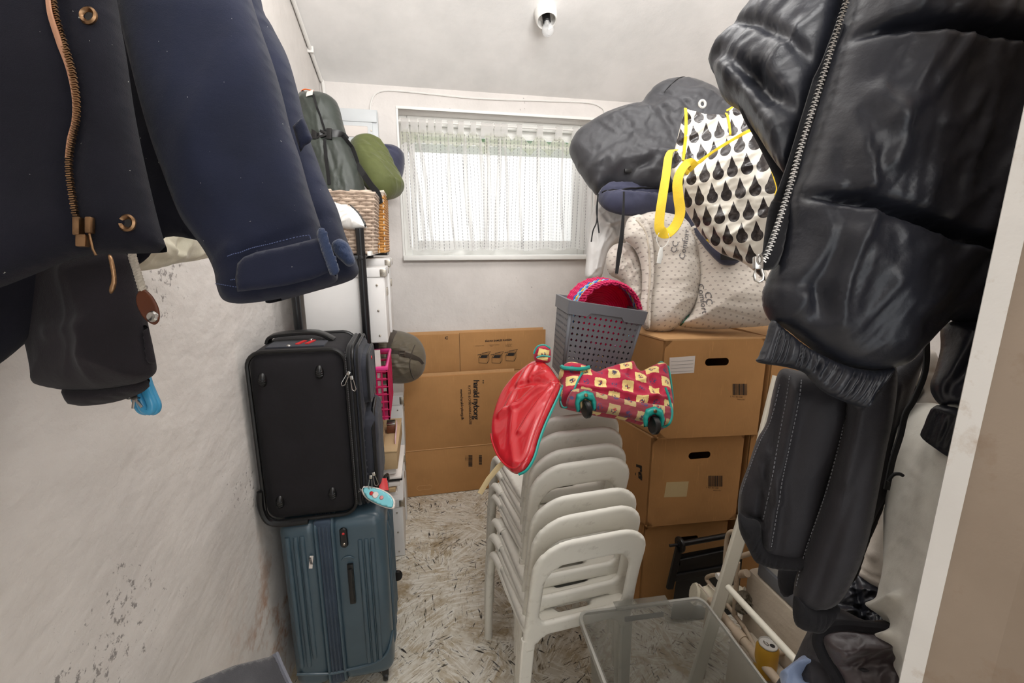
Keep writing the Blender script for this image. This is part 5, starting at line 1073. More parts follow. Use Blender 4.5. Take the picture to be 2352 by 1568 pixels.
MB().tube(P3([(1650, 1322, 1.08), (1700, 1318, 1.08), (1716, 1316, 1.08)]), .013, 12).go('valve_body', M['pipe'], sp_)
MB().lathe([(0, 0), (.011, 0), (.011, .012), (0, .012)], at(1653, 1322, X=1.05), ry(-math.pi/2)).go('valve_knob', M['white'], sp_)
lg = thing('wrapped_pipe', (.98, 1.3, .3), 'fat pipe wrapped in torn cream insulation behind the ladder rail', 'pipe')
pp = [at(x, y, Y=Y) for x, y, Y in ((1592, 1362, 1.30), (1630, 1372, 1.28), (1680, 1368, 1.25), (1712, 1372, 1.22))]
b = MB().tube(cat(pp, 5), [.036+.004*math.sin(i*1.7) for i in range(16)], 14); b.go('insulation', M['beige'], lg)
for x in (1612, 1634, 1662): 
    c = at(x, 1368, Y=1.27); MB().tube([c+np.array((.004*math.sin(a*3), -.037*math.cos(a), .037*math.sin(a))) for a in np.linspace(0, 5.8, 14)], .003, 6).go('binding_cord', M['rope'], lg)
rg = thing('old_rag', at(1710, 1410, Y=1.2), 'dirty crumpled rag stuffed behind the pipes', 'rag')
Soft('rag_cloth', [(1690, 1360), (1712, 1356), (1728, 1366), (1730, 1385), (1722, 1402), (1700, 1408), (1688, 1398), (1696, 1380)], 1.60, .02, .02, M['khaki'], rg, wr=wrinkle(.012, 60, .5, 1.5, 3))
ld = thing('ladder_frame', at(1645, 1440, X=.97), 'cream enamelled metal ladder frame leaning by the boxes, a round rung crossing the can', 'ladder')
def rail(pts, wd, th, n): return MB().strap(pts, wd, th, n)
A0 = at(1640, 1420, X=.95); A1 = at(1718, 1165, X=1.02); A2 = at(1782, 905, X=1.10); dn = (A0-A1)/np.linalg.norm(A0-A1)
A00 = A0+dn*(A0[2]/abs(dn[2]))
MB().strap([A00, A0, A1, A2, A2+(A2-A1)*.15], .042, .020, (-.45, -1, -.2)).go('rail', M['tube'], ld)
MB().lathe([(0, 0), (.007, 0), (.008, .006), (0, .007)], A2+np.array((-.0, -.014, -.01)), rx(math.pi/2)).go('cap', M['tube'], ld)
R0 = at(1672, 1348, X=.95); R1 = at(1822, 1518, X=.95); R1[2] = R0[2]; MB().tube([R0, R1, R1+(R1-R0)*.4], .0105, 14).go('rung', M['tube'], ld)
sh_ = (R1-R0)*1.4; MB().strap([A00+sh_, A0+sh_, A0+sh_+(A1-A0)*.3], .042, .020, (-.45, -1, -.2)).go('rail', M['tube'], ld)
cn = thing('drink_can', at(1757, 1478, Z=.395)-np.array((0, 0, .115)), 'open yellow drink can with a silver top standing by the pipes', 'can')
cc = at(1757, 1478, Z=.405); cc = (cc[0]+.012, cc[1], cc[2]-.115)
MB().lathe([(0, 0), (.022, 0), (.031, .008), (.0325, .014), (.0325, .096), (.0268, .1095), (.0255, .1085), (0, .1075)], cc).go('can_body', plastic('yellow_can', (196, 150, 50), .35), cn)
MB().lathe([(.0265, .110), (.0275, .113), (.0265, .115), (.0255, .113), (.0245, .1092), (.0240, .1090), (0, .1090)], cc).go('can_top', plastic('can_silver', (196, 192, 186), .3), cn)
MB().lathe([(0, .1101), (.0075, .1101), (.0075, .1095), (0, .1094)], (cc[0]+.009, cc[1]-.007, cc[2])).go('mouth', M['ink'], cn)
MB().tube([(cc[0]+.004*math.cos(a)-.004, cc[1]+.009*math.sin(a)+.004, cc[2]+.1115) for a in np.linspace(0, 6.28, 12)[:-1]], .0014, 5, closed=True).go('pull_tab', M['steel'], cn)
pbk = MB().box((1.055, .98, .141), (.085, .30, .282), None, .006).go('pipe_boxing', M['ledge']); tag(pbk, 'small plastered block the can stands on beside the pipe', 'block')
gt = thing('storage_tub', (1.3, .98, .49), 'milky storage tub with a dark grey band standing on the plaster ledge', 'tub')
MB().prism([(1.125, .70), (1.45, .70), (1.45, 1.14), (1.125, 1.14)], .50, .72, [(1.10, .68), (1.47, .68), (1.47, 1.16), (1.10, 1.16)]).go('tub_body', M['whitebin'], gt, False)
MB().box((1.115, .92, .515), (.012, .46, .045), None, .003).go('dark_band', M['grey'], gt); MB().box((1.285, .92, .73), (.40, .50, .02), None, .006).go('lid', M['grey'], gt)
# clear bin at the bottom
cb_ = thing('clear_bin', (.65, .9, .22), 'large empty cloudy clear plastic bin in front of the chair stack', 'bin')
zt_ = .50; LB = at(1332, 1408, Z=zt_); RB = at(1612, 1372, Z=zt_); ex = (RB-LB); wdt = np.linalg.norm(ex); ex /= wdt; ey_ = np.array((ex[1], -ex[0], 0)); ln = .56
Cc = LB+ex*wdt/2+ey_*ln/2; O_ = np.array([Cc[0], Cc[1]])
def bp_(u, v, z, k): s_ = k; return (Cc[0]+ex[0]*u*wdt/2*s_+ey_[0]*v*ln/2*s_, Cc[1]+ex[1]*u*wdt/2*s_+ey_[1]*v*ln/2*s_, z)
def rr_(k, z, r=.14, n=6):
    return [bp_(u, v, z, k) for u, v in rrect(-1, 1, -1, 1, r, n)]
L_ = [rr_(.995, zt_, .12), rr_(.93, zt_-.04), rr_(.90, zt_-.14), rr_(.86, zt_-.27), rr_(.84, zt_-.28)]
N_ = len(L_[0]); V = [p for l in L_ for p in l]; Fs = [(i*N_+k, i*N_+(k+1) % N_, (i+1)*N_+(k+1) % N_, (i+1)*N_+k) for i in range(len(L_)-1) for k in range(N_)]
bb = MB().add(V, Fs).add(L_[-1], [tuple(range(N_))]); o = bb.go('bin_wall', M['clearbin'], cb_); md = o.modifiers.new('s', 'SOLIDIFY'); md.thickness = .0025
o = MB().add(rr_(1.0, zt_, .12)+rr_(1.035, zt_-.002, .12)+rr_(1.04, zt_-.018, .12), [(i*N_+k, i*N_+(k+1) % N_, (i+1)*N_+(k+1) % N_, (i+1)*N_+k) for i in range(2) for k in range(N_)]).go('rim', M['rimbin'], cb_); md = o.modifiers.new('s', 'SOLIDIFY'); md.thickness = .0025
mp_ = np.array(bp_(.05, -1, zt_-.01, 1.02)); 
b = MB(); b.strap([np.array(bp_(-.30, -1, zt_-.035, .97)), np.array(bp_(.35, -1, zt_-.035, .97))], .016, .006, (0, 1, 0)); b.go('latch_bar', M['grey'], cb_)
MB().strap([np.array(bp_(-.42, -1, zt_+.004, 1.02)), np.array(bp_(.42, -1, zt_+.004, 1.02))], .035, .004, (0, 0, 1)).go('handle_lip', M['clearbin'], cb_)
MB().lathe([(.030, 0), (.028, .006), (.012, .010), (.010, .02), (0, .022)], bp_(.35, -.75, zt_-.279, .86)).go('moulded_foot', M['clearbin'], cb_)
MB().tube([bp_(u, v, zt_-.276, .78) for u, v in rrect(-1, 1, -1, 1, .14)], .003, 6, closed=True).go('base_rib', M['clearbin'], cb_)
MB().add([np.array(bp_(1.0, .0, zt_-.10, .905)), np.array(bp_(1.0, .9, zt_-.10, .905)), np.array(bp_(1.0, .9, zt_-.24, .88)), np.array(bp_(1.0, -.05, zt_-.24, .88))], [(0, 1, 2, 3)]).go('paper_slip', M['paper'], cb_, False)
MB().box((Cc[0], Cc[1], .1085), (wdt*.84, ln*.84, .215), rz(math.atan2(ex[1], ex[0])), .01).go('foam_crate', M['greybrown']); tag(bpy.data.objects['foam_crate'], 'grey brown crate the clear bin stands on', 'crate'); bpy.data.objects['foam_crate'].name = 'plain_crate'
# ================================================================ coats hanging on the right
pj = thing('puffer_jacket', (.75, .55, .95), 'big black shiny quilted puffer jacket with a silver zip hanging at the right', 'jacket')
ph_ = Soft('left_front', [(1830, -220), (2010, -220), (1975, -60), (1945, 30), (1915, 110), (1885, 200), (1858, 290), (1835, 350), (1812, 402), (1790, 385), (1765, 350), (1740, 310), (1715, 275), (1700, 255), (1672, 238), (1655, 215), (1645, 180), (1632, 150), (1655, 120), (1690, 80), (1730, 30), (1765, -20), (1790, -80)],
           [(1640, 150, .78), (1940, 0, .63), (1810, 400, .63)], .05, .06, M['puffer'], pj, wr=[wrinkle(.009, 12, .9, 2.5, 3), wrinkle(.003, 40, 1.1, 3, 8)],
           folds=[([(1632, 150), (1680, 160), (1740, 200), (1800, 250), (1850, 280)], .012, -.020), ([(1690, 165), (1730, 230), (1800, 330)], .014, .016), ([(1668, 170), (1690, 230), (1715, 270)], .012, .012), ([(1705, 80), (1770, 95), (1850, 140), (1890, 180)], .008, -.012), ([(1760, 200), (1790, 270), (1820, 370)], .012, -.012)])
Soft('left_lining', [(1690, 180), (1740, 230), (1790, 310), (1815, 400), (1800, 520), (1770, 585), (1750, 600), (1765, 480), (1785, 430), (1740, 330), (1700, 255)], .70, .01, .02, M['blackcloth'], pj)
pf_ = Soft('right_front', [(1985, -240), (2700, -240), (2700, 300), (2640, 560), (2400, 760), (2290, 765), (2180, 735), (2150, 748), (2100, 800), (2062, 838), (2000, 850), (1930, 838), (1862, 800), (1800, 752), (1775, 742), (1760, 715), (1755, 675), (1766, 640), (1782, 600), (1798, 540), (1808, 460), (1830, 400), (1860, 310), (1890, 215), (1915, 120), (1945, 20), (1965, -80)],
           [(1960, 0, .58), (1790, 700, .61), (2300, 300, .585)], .06, .09, M['puffer'], pj, Tb=.05, h=.0055, wr=[wrinkle(.007, 10, 1.15, 3, 5), wrinkle(.004, 26, 1.2, 3.5, 1), wrinkle(.0012, 90, 1.3, 4, 1)],
           folds=[([(1905, 112), (1960, 108), (2050, 112), (2150, 122), (2240, 135), (2360, 145)], .007, -.042), ([(1800, 458), (1870, 470), (1950, 490), (2040, 520), (2130, 555), (2220, 580), (2300, 600)], .007, -.042),
                  ([(1940, 250), (1985, 340), (1970, 400)], .012, .010), ([(1900, 280), (1915, 380), (1925, 450)], .008, .010), ([(1880, 350), (1890, 450)], .006, -.008), ([(1830, 480), (1850, 560), (1800, 640)], .010, .010), ([(1870, 500), (1850, 620), (1830, 730)], .010, -.008), ([(1930, 500), (1890, 590), (1870, 690), (1880, 750)], .008, .009),
                  ([(1790, 650), (1830, 660), (1850, 720)], .010, -.012), ([(2000, 20), (1980, 60), (1975, 110)], .008, .008), ([(2060, 20), (2010, 80)], .010, .008), ([(2120, 160), (2050, 250), (1980, 320)], .010, .005), ([(2160, 620), (2120, 690), (2060, 740)], .014, -.010)])
MB().strap(pf_.path([(1938, 60), (1905, 160), (1868, 280), (1835, 385), (1806, 460)], -.012), .022, .004, -FW).go('placket', M['blackcloth'], pj)
zp = [(1948, -8), (1922, 70), (1893, 165), (1865, 255), (1840, 335), (1818, 415), (1795, 490), (1775, 550), (1758, 592), (1740, 612)]
zc_ = cat([tuple(x)+(.545,) if False else (x[0], x[1], .572+.02*(x[1]/600)) for x in zp], 14); zw = [W(*p) for p in zc_]
Soft('zip_facing', [(1960, -40), (1975, -40), (1935, 90), (1905, 190), (1878, 280), (1850, 370), (1830, 440), (1812, 520), (1795, 590), (1775, 618), (1735, 616), (1750, 590), (1785, 500), (1812, 415), (1850, 290), (1900, 130), (1935, 20)], .60, .006, .01, M['blackcloth'], pj, h=.006)
b = MB()
acc = 0
def arcs(pts, step):
    P = [np.array(p) for p in pts]; out = []; d = 0
    for a, c in zip(P, P[1:]):
        L = np.linalg.norm(c-a); u = (c-a)/L
        while d < L: out.append((a+u*d, u)); d += step
        d -= L
    return out
for i, (p, u) in enumerate(arcs(zw, .0027)):
    sd = np.cross(u, FW); sd /= np.linalg.norm(sd); b.box(p+sd*(.0012 if i % 2 else -.0012), (.0048, .0028, .0017), Matrix((tuple(sd), tuple(-FW), tuple(u))).transposed(), 0)
b.go('zip_teeth', M['steel'], pj, False, kind='stuff')
c = W(1737, 605, .590); R = Matrix(((RT[0], -FW[0], UP[0]), (RT[1], -FW[1], UP[1]), (RT[2], -FW[2], UP[2])))
MB().box(c-FW*.004, (.011, .008, .017), R, .002).tube([c-FW*.008+UP*.006*math.cos(a)+RT*.003*math.sin(a)+UP*.004 for a in np.linspace(0, 6.28, 10)[:-1]], .0015, 5, closed=True).go('zip_slider', M['steel'], pj)
MB().tube([c-FW*.006-UP*.006+RT*u_+UP*v_ for u_, v_ in ((-.003, 0), (.003, 0), (.006, -.010), (.005, -.016), (0, -.019), (-.005, -.016), (-.006, -.010))], .0017, 6, closed=True).go('zip_pull', M['steel'], pj)
def cuff(name, outline, d, T, n, top, bot, m, par, amp=.006, wd=.0022, **k):
    fo = []
    for i in range(n):
        f = (i+.5)/n; a = np.array(top[0])*(1-f)+np.array(top[-1])*f if len(top) == 2 else np.array(cat(top, 8)[int(f*(len(top)-1)*8)]); c_ = np.array(bot[0])*(1-f)+np.array(bot[-1])*f if len(bot) == 2 else np.array(cat(bot, 8)[int(f*(len(bot)-1)*8)])
        fo.append(([tuple(a), tuple((a+c_)/2+np.array((2*math.sin(i*3), 0))), tuple(c_)], wd, -amp*(.7+.5*abs(math.sin(i*2.3)))))
    return Soft(name, outline, d, T, T, m, par, folds=fo, h=.0018, **k)
cuff('elastic_hem', [(1772, 735), (1790, 748), (1850, 795), (1930, 835), (2000, 850), (2048, 842), (2035, 870), (2005, 905), (1990, 935), (1955, 928), (1900, 905), (1870, 880), (1845, 855), (1800, 842), (1740, 832), (1744, 815), (1758, 780)], [(1770, 740, .605), (2040, 850, .60), (1850, 860, .60)], .018, 22, [(1775, 740), (1850, 795), (1930, 835), (2040, 848)], [(1745, 828), (1840, 850), (1890, 900), (1990, 930)], M['puffer'], pj)
ps = Soft('right_sleeve', [(2165, 745), (2230, 735), (2300, 745), (2340, 800), (2330, 900), (2300, 980), (2262, 965), (2230, 950), (2190, 935), (2160, 930), (2140, 905), (2137, 880), (2148, 850), (2160, 800)], [(2165, 745, .62), (2330, 800, .58), (2200, 930, .60)], .04, .05, M['puffer'], pj, wr=[wrinkle(.008, 16, 1.3, 3, 2)],
          folds=[([(2210, 745), (2185, 820), (2150, 880)], .010, .012), ([(2300, 780), (2230, 830), (2170, 900)], .012, -.010), ([(2300, 830), (2230, 880), (2200, 925)], .010, .012), ([(2165, 880), (2180, 925)], .006, -.008)])
cuff('right_cuff', [(2152, 930), (2190, 935), (2240, 955), (2275, 970), (2255, 1020), (2228, 1065), (2200, 1055), (2160, 1030), (2122, 1000), (2130, 970), (2140, 945)], [(2152, 930, .61), (2275, 970, .55), (2200, 1055, .60)], .015, 14, [(2150, 935), (2265, 970)], [(2124, 1000), (2230, 1060)], M['puffer'], pj)
dc = thing('drawcord', W(2100, 950, .68), 'black flat drawcord with a knotted end hanging before the pale trousers', 'cord')
MB().strap([W(x, y, .66) for x, y in cat([(2128, 780), (2128, 830), (2120, 870), (2098, 920), (2080, 950), (2068, 1000), (2052, 1050), (2044, 1085), (2038, 1115), (2036, 1124)], 5)], .008, .004, -FW).go('cord', M['cord'], dc)
MB().tube([W(x, y, .65) for x, y in cat([(2040, 1105), (2052, 1090), (2066, 1088), (2074, 1092)], 5)], .0025, 6).go('cord_end', M['cord'], dc)
bj = thing('bomber_jacket', (.7, .8, .9), 'matt black zip jacket with ribbed cuffs hanging under the puffer jacket', 'jacket')
Soft('jacket_back', [(1880, 850), (1990, 880), (2060, 820), (2120, 790), (2112, 860), (2075, 950), (2045, 1060), (2030, 1150), (1990, 1250), (1960, 1330), (1900, 1360), (1850, 1340), (1800, 1370), (1787, 1310), (1830, 1280), (1870, 1250), (1890, 1100)], .78, .02, .04, M['rib'], bj)
Soft('jacket_body', [(1900, 840), (1960, 860), (2040, 850), (2110, 790), (2130, 800), (2110, 850), (2075, 950), (2050, 1020), (2035, 1120), (2010, 1180), (1960, 1260), (1930, 1100), (1900, 960)], .74, .02, .04, M['bomber'], bj, wr=[wrinkle(.006, 12, 1.4, 4, 2)])
s1_ = Soft('left_sleeve', [(1792, 850), (1830, 850), (1900, 870), (1950, 900), (1952, 960), (1930, 1040), (1905, 1110), (1892, 1200), (1880, 1270), (1850, 1300), (1800, 1302), (1755, 1295), (1728, 1270), (1712, 1215), (1698, 1190), (1695, 1165), (1700, 1120), (1718, 1070), (1738, 1010), (1760, 970), (1775, 900)], [(1792, 850, .70), (1952, 960, .66), (1750, 1290, .72)], .035, .05, M['bomber'], bj, Tb=.02, wr=[wrinkle(.004, 14, 1.5, 4, 2)],
           folds=[([(1800, 850), (1790, 930), (1770, 1030), (1755, 1110), (1745, 1180)], .006, -.010), ([(1830, 850), (1815, 930), (1800, 1020), (1780, 1120), (1765, 1230)], .007, .010), ([(1765, 1030), (1775, 1080), (1785, 1130)], .006, .008), ([(1745, 1060), (1760, 1120)], .005, .006), ([(1700, 1165), (1750, 1185)], .005, -.008)])
cuff('rib_cuff', [(1696, 1178), (1715, 1190), (1745, 1200), (1752, 1240), (1770, 1262), (1830, 1275), (1880, 1270), (1872, 1290), (1840, 1304), (1790, 1302), (1750, 1292), (1730, 1280), (1712, 1245), (1698, 1215)], [(1696, 1178, .70), (1880, 1270, .66), (1750, 1290, .70)], .020, 26, [(1715, 1190), (1750, 1210), (1765, 1262), (1875, 1272)], [(1698, 1215), (1722, 1265), (1755, 1293), (1865, 1295)], M['rib'], bj, .002, .0013)
for pl in ([(1812, 860), (1800, 930), (1785, 1010), (1770, 1090), (1752, 1180)], [(1838, 868), (1825, 940), (1808, 1020), (1795, 1080), (1782, 1160), (1770, 1230)], [(1790, 880), (1770, 960), (1745, 1010), (1722, 1070), (1702, 1130)]):
    b = MB(); P_ = [s1_.on(x, y, .001) for x, y in cat(pl, 9)]
    for a, c_ in list(zip(P_, P_[1:])): b.tube([a, a*.4+c_*.6], .0008, 4)
    b.go('stitching', M['stitch'], bj, kind='stuff')
s2_ = Soft('right_sleeve', [(1945, 910), (1985, 900), (2025, 870), (2055, 840), (2062, 880), (2052, 960), (2035, 1040), (2020, 1120), (2000, 1220), (1975, 1300), (1945, 1360), (1918, 1392), (1880, 1402), (1845, 1392), (1825, 1370), (1826, 1330), (1845, 1280), (1872, 1200), (1898, 1120), (1925, 1030), (1940, 960)], [(1945, 910, .66), (2060, 880, .62), (1870, 1395, .66)], .038, .05, M['bomber'], bj, Tb=.02, wr=[wrinkle(.004, 12, 1.4, 4, 6)],
           folds=[([(1955, 930), (1940, 1020), (1915, 1110), (1880, 1200), (1850, 1290), (1832, 1350)], .005, -.006), ([(1990, 940), (1965, 1040), (1960, 1100)], .010, .008), ([(2010, 1020), (1960, 1160), (1930, 1240), (1880, 1380)], .006, -.006)])
b = MB(); P_ = [s2_.on(x, y, .001) for x, y in cat([(1948, 915), (1942, 980), (1925, 1050), (1905, 1125), (1880, 1195), (1855, 1265), (1838, 1340)], 9)]
for a, c_ in list(zip(P_, P_[1:])): b.tube([a, a*.4+c_*.6], .0008, 4)
b.go('stitching', M['stitch'], bj, kind='stuff')
cuff('rib_cuff', [(1826, 1368), (1850, 1385), (1885, 1392), (1915, 1388), (1925, 1392), (1905, 1425), (1880, 1448), (1850, 1446), (1828, 1435), (1822, 1405)], .655, .018, 14, [(1830, 1376), (1918, 1392)], [(1826, 1430), (1895, 1436)], M['rib'], bj, .002, .0013)
# trousers
tg_ = thing('trousers', (.9, .75, .7), 'pale grey cotton trousers hanging between the black jacket and the door post', 'trousers')
Soft('leg', [(2060, 820), (2100, 800), (2150, 810), (2160, 880), (2175, 960), (2180, 1060), (2150, 1160), (2110, 1260), (2072, 1370), (2058, 1368), (2020, 1352), (1985, 1332), (1972, 1318), (1985, 1270), (2005, 1200), (2030, 1120), (2030, 1050), (2026, 980), (2040, 900)], [(2060, 820, .82), (2180, 960, .74), (2060, 1365, .80)], .03, .045, M['trouser'], tg_, wr=[wrinkle(.005, 6, 1.5, 4, 5), wrinkle(.001, 30, 1.3, 4, 2)],
     folds=[([(2055, 850), (2110, 870), (2160, 860)], .008, .012), ([(2130, 900), (2090, 950), (2075, 1030)], .008, -.020), ([(2080, 960), (2060, 1060), (2035, 1180)], .008, .020), ([(2110, 1030), (2125, 1100), (2090, 1200)], .008, -.020), ([(1975, 1290), (2030, 1320), (2068, 1330)], .004, -.004), ([(2000, 1230), (2030, 1270)], .01, .008)])
Soft('leg', [(2110, 940), (2140, 925), (2180, 940), (2250, 980), (2400, 1050), (2400, 1250), (2300, 1560), (2200, 1750), (2120, 1600), (2092, 1555), (2072, 1500), (2060, 1440), (2060, 1380), (2072, 1300), (2075, 1200), (2090, 1110), (2095, 1040)], [(2110, 940, .76), (2300, 1000, .58), (2100, 1560, .66)], .05, .07, M['trouser2'], tg_, wr=[wrinkle(.005, 4, 1.45, 5, 9), wrinkle(.001, 26, .4, 2, 2)],
     folds=[([(2112, 1010), (2105, 1090), (2085, 1180), (2075, 1300)], .008, -.024), ([(2060, 1400), (2110, 1420), (2160, 1400)], .008, .016), ([(2070, 1440), (2120, 1455)], .008, -.020), ([(2080, 1500), (2150, 1490)], .008, .016), ([(2075, 1470), (2110, 1520), (2160, 1550)], .01, -.006)])
# clothes heaped at the bottom right
qj = thing('quilted_jacket', (.85, .75, .35), 'dark blue grey quilted jacket crumpled under the pale trousers', 'jacket')
Soft('jacket_body', [(1930, 1350), (1965, 1310), (1990, 1330), (2065, 1365), (2085, 1400), (2100, 1450), (2080, 1520), (2000, 1500), (1930, 1460), (1880, 1470), (1870, 1440), (1900, 1400)], [(1930, 1350, .86), (2085, 1400, .80), (1980, 1500, .80)], .04, .04, M['puffer'], qj, wr=[wrinkle(.010, 22, .4, 2, 7), wrinkle(.004, 60, 1.2, 2, 1)],
     folds=[([(1960, 1320), (1975, 1400), (1990, 1450)], .006, -.014), ([(1930, 1390), (2000, 1410), (2060, 1415)], .006, -.014), ([(2045, 1375), (2050, 1440)], .008, .012)])
dj = thing('dark_hoodie', (.8, .65, .3), 'black garment turned open with a brownish lining, heaped at the bottom', 'jacket')
Soft('garment_shell', [(1880, 1420), (1920, 1395), (1990, 1425), (2065, 1430), (2090, 1500), (2110, 1600), (2100, 1750), (1850, 1750), (1780, 1600), (1825, 1525), (1850, 1470)], [(1880, 1420, .78), (2090, 1500, .68), (1950, 1600, .70)], .05, .06, M['bomber'], dj, wr=[wrinkle(.010, 14, .6, 2, 5)])
dl_ = Soft('lining', [(1888, 1455), (1930, 1440), (2000, 1448), (2060, 1450), (2085, 1510), (2095, 1570), (2040, 1600), (1960, 1590), (1930, 1545), (1900, 1500)], [(1888, 1455, .70), (2060, 1450, .66), (1990, 1590, .66)], .02, .03, M['lining'], dj, wr=[wrinkle(.014, 12, .3, 2.5, 5), wrinkle(.004, 34, .9, 2, 5)], folds=[([(1900, 1480), (1960, 1480), (2030, 1470)], .010, .012), ([(1930, 1530), (2000, 1520), (2070, 1530)], .012, -.012)])
MB().tube([dl_.on(x, y, .002) for x, y in cat([(2060, 1448), (1990, 1440), (1930, 1436), (1890, 1448), (1878, 1470), (1890, 1505), (1915, 1545), (1935, 1590)], 5)], .009, 8).go('hood_edge', M['rib'], dj)
bg = thing('rain_jacket', (.75, .62, .3), 'steel blue nylon garment poking out at the lower right beside the bin', 'jacket')
Soft('nylon_shell', [(1790, 1552), (1830, 1520), (1850, 1505), (1862, 1478), (1880, 1472), (1885, 1510), (1905, 1545), (1930, 1600), (1900, 1750), (1820, 1700), (1800, 1600)], [(1790, 1552, .74), (1880, 1472, .76), (1880, 1700, .66)], .03, .03, M['bluecloth'], bg, wr=[wrinkle(.012, 22, .9, 2, 5)], folds=[([(1800, 1550), (1850, 1540), (1900, 1560)], .008, .014), ([(1870, 1480), (1870, 1530), (1850, 1570)], .008, -.012)], smooth_outline=False)
# ================================================================ coats hanging on the left
b1 = thing('wool_coat', (-.3, .6, 1.4), 'charcoal wool coat behind the navy one at the far left, its sleeve cuffs rolled', 'coat')
Soft('coat_body', [(-260, -220), (120, -220), (170, 200), (150, 560), (110, 700), (85, 762), (50, 795), (0, 835), (-100, 900), (-260, 920)], [(100, 200, .56), (-100, 200, .50), (85, 762, .60)], .03, .06, M['coatdark'], b1, wr=[wrinkle(.006, 8, 1.3, 3, 5)])
bs_ = Soft('sleeve', [(95, 520), (180, 540), (285, 582), (300, 640), (318, 700), (330, 755), (342, 810), (348, 850), (340, 868), (315, 880), (250, 893), (180, 896), (125, 888), (110, 878), (108, 840), (98, 790), (84, 755), (80, 700), (85, 600)], [(95, 600, .62), (330, 755, .60), (200, 890, .62)], .045, .06, M['brown'], b1, Tb=.03, wr=[wrinkle(.004, 10, 1.4, 3, 2)], folds=[([(200, 760), (280, 745), (335, 720)], .012, .006), ([(240, 620), (280, 720), (290, 800)], .02, .008)])
Soft('inner_cuff', [(162, 880), (250, 882), (335, 868), (342, 882), (325, 902), (260, 924), (188, 932), (170, 922)], .625, .025, .02, M['brown'], b1, h=.006)
Soft('cuff_tab', [(328, 750), (341, 752), (345, 780), (352, 810), (358, 828), (350, 835), (338, 830), (333, 800)], .60, .006, .006, M['brown'], b1, h=.004)
kl = thing('cable_lock', W(340, 920, .66), 'coiled light blue bicycle cable lock showing below the charcoal sleeve', 'lock')
for dx, dd in ((0, .0), (9, .006), (-9, .012)):
    MB().tube([W(x+dx, y, .66+dd) for x, y in cat([(322, 850), (330, 880), (340, 905), (350, 930), (345, 943), (332, 938), (322, 915), (312, 890)], 5)], .0065, 10).go('coil', M['coil'], kl)
ky = thing('keys', W(312, 925, .66), 'two small steel keys hanging on a ring beside the blue cable lock', 'keys')
MB().tube([W(x, y, .655) for x, y in cat([(285, 912), (296, 916), (308, 912), (322, 914)], 5)], .0012, 6).go('key_wire', M['steel'], ky)
for x0, y0, x1, y1 in ((308, 912, 305, 938), (310, 915, 326, 935)):
    MB().strap([W(x0, y0, .652), W(x1, y1, .652)], .004, .0012, -FW).lathe([(0, 0), (.005, 0), (.005, .0015), (0, .0015)], W(x0, y0-2, .652), Vector((0, 0, 1)).rotation_difference(Vector(-FW)).to_matrix(), 12).go('key', M['steel'], ky)
bh = thing('canvas_hat', W(380, 590, .78), 'pale beige canvas cloth hanging on the wall behind the navy sleeve', 'cloth')
Soft('canvas', [(250, 500), (330, 520), (430, 520), (470, 560), (478, 588), (440, 600), (400, 605), (350, 618), (310, 622), (280, 610), (255, 560)], [(280, 560, .70), (470, 560, .95), (350, 620, .78)], .03, .04, M['beige'], bh, wr=[wrinkle(.008, 14, .5, 2, 5)], folds=[([(300, 560), (350, 590), (330, 618)], .012, .010), ([(390, 545), (360, 600)], .01, -.008), ([(320, 545), (400, 600)], .008, .008)])
yc = thing('yellow_cloth', W(0, 160, .60), 'sliver of pale yellow fabric at the far left edge between the coats', 'cloth')
Soft('cloth_body', [(-60, 140), (0, 132), (23, 117), (14, 150), (4, 190), (-4, 220), (-60, 230)], .44, .005, .01, Mat('pale_yellow_cloth', (196, 190, 130), .8).m, yc, h=.004, smooth_outline=False)
nc = thing('navy_coat', (-.2, .5, 1.4), 'navy wool coat with brass zip and snaps, two hanging sleeves, at the upper left', 'coat')
Soft('coat_back', [(250, -220), (420, -220), (430, 300), (440, 500), (462, 555), (455, 552), (380, 545), (330, 600), (280, 590), (240, 300)], .66, .02, .05, M['coatdark'], nc, wr=[wrinkle(.005, 9, 1.4, 3, 5)])
n1 = Soft('sleeve', [(262, -240), (300, -240), (520, -240), (560, -60), (578, 0), (600, 70), (628, 150), (650, 225), (668, 300), (690, 365), (708, 430), (725, 485), (734, 512), (742, 545), (752, 570), (764, 605), (776, 632), (770, 648), (740, 660), (690, 675), (640, 686), (590, 694), (545, 697), (512, 688), (498, 660), (492, 625), (480, 595), (462, 565), (440, 535), (410, 490), (375, 400), (340, 300), (300, 150), (270, 0)],
          [(300, 0, .58), (578, 0, .62), (640, 680, .60)], .035, .055, M['coat'], nc, Tb=.03, h=.008, wr=[wrinkle(.004, 7, 1.25, 3, 5)],
          folds=[([(590, 60), (640, 250), (690, 400), (722, 500)], .02, .006), ([(575, 600), (620, 578), (680, 555), (738, 520)], .004, -.005), ([(462, 572), (500, 600), (540, 590)], .010, .008), ([(470, 590), (510, 585)], .006, -.008), ([(505, 675), (600, 682), (700, 660), (772, 635)], .003, -.004), ([(350, 330), (420, 460), (470, 560)], .02, -.008)])
Soft('cuff_strap', [(560, 590), (590, 578), (650, 566), (727, 547), (736, 552), (745, 580), (762, 622), (720, 640), (660, 655), (600, 664), (545, 670), (540, 640), (545, 605)], [(560, 590, .543), (727, 547, .55), (660, 655, .545)], .006, .008, M['coat'], nc, Tb=.012, h=.005, smooth_outline=False)
fl_ = Soft('fleece_edge', [(734, 520), (741, 530), (750, 552), (758, 578), (769, 604), (775, 626), (770, 634), (760, 612), (748, 580), (739, 552), (733, 530)], [(732, 508, .55), (778, 628, .55), (758, 612, .54)], .008, .008, M['fleece'], nc, Tb=.01, h=.0025, wr=wrinkle(.003, 160, 0, 1, 2))
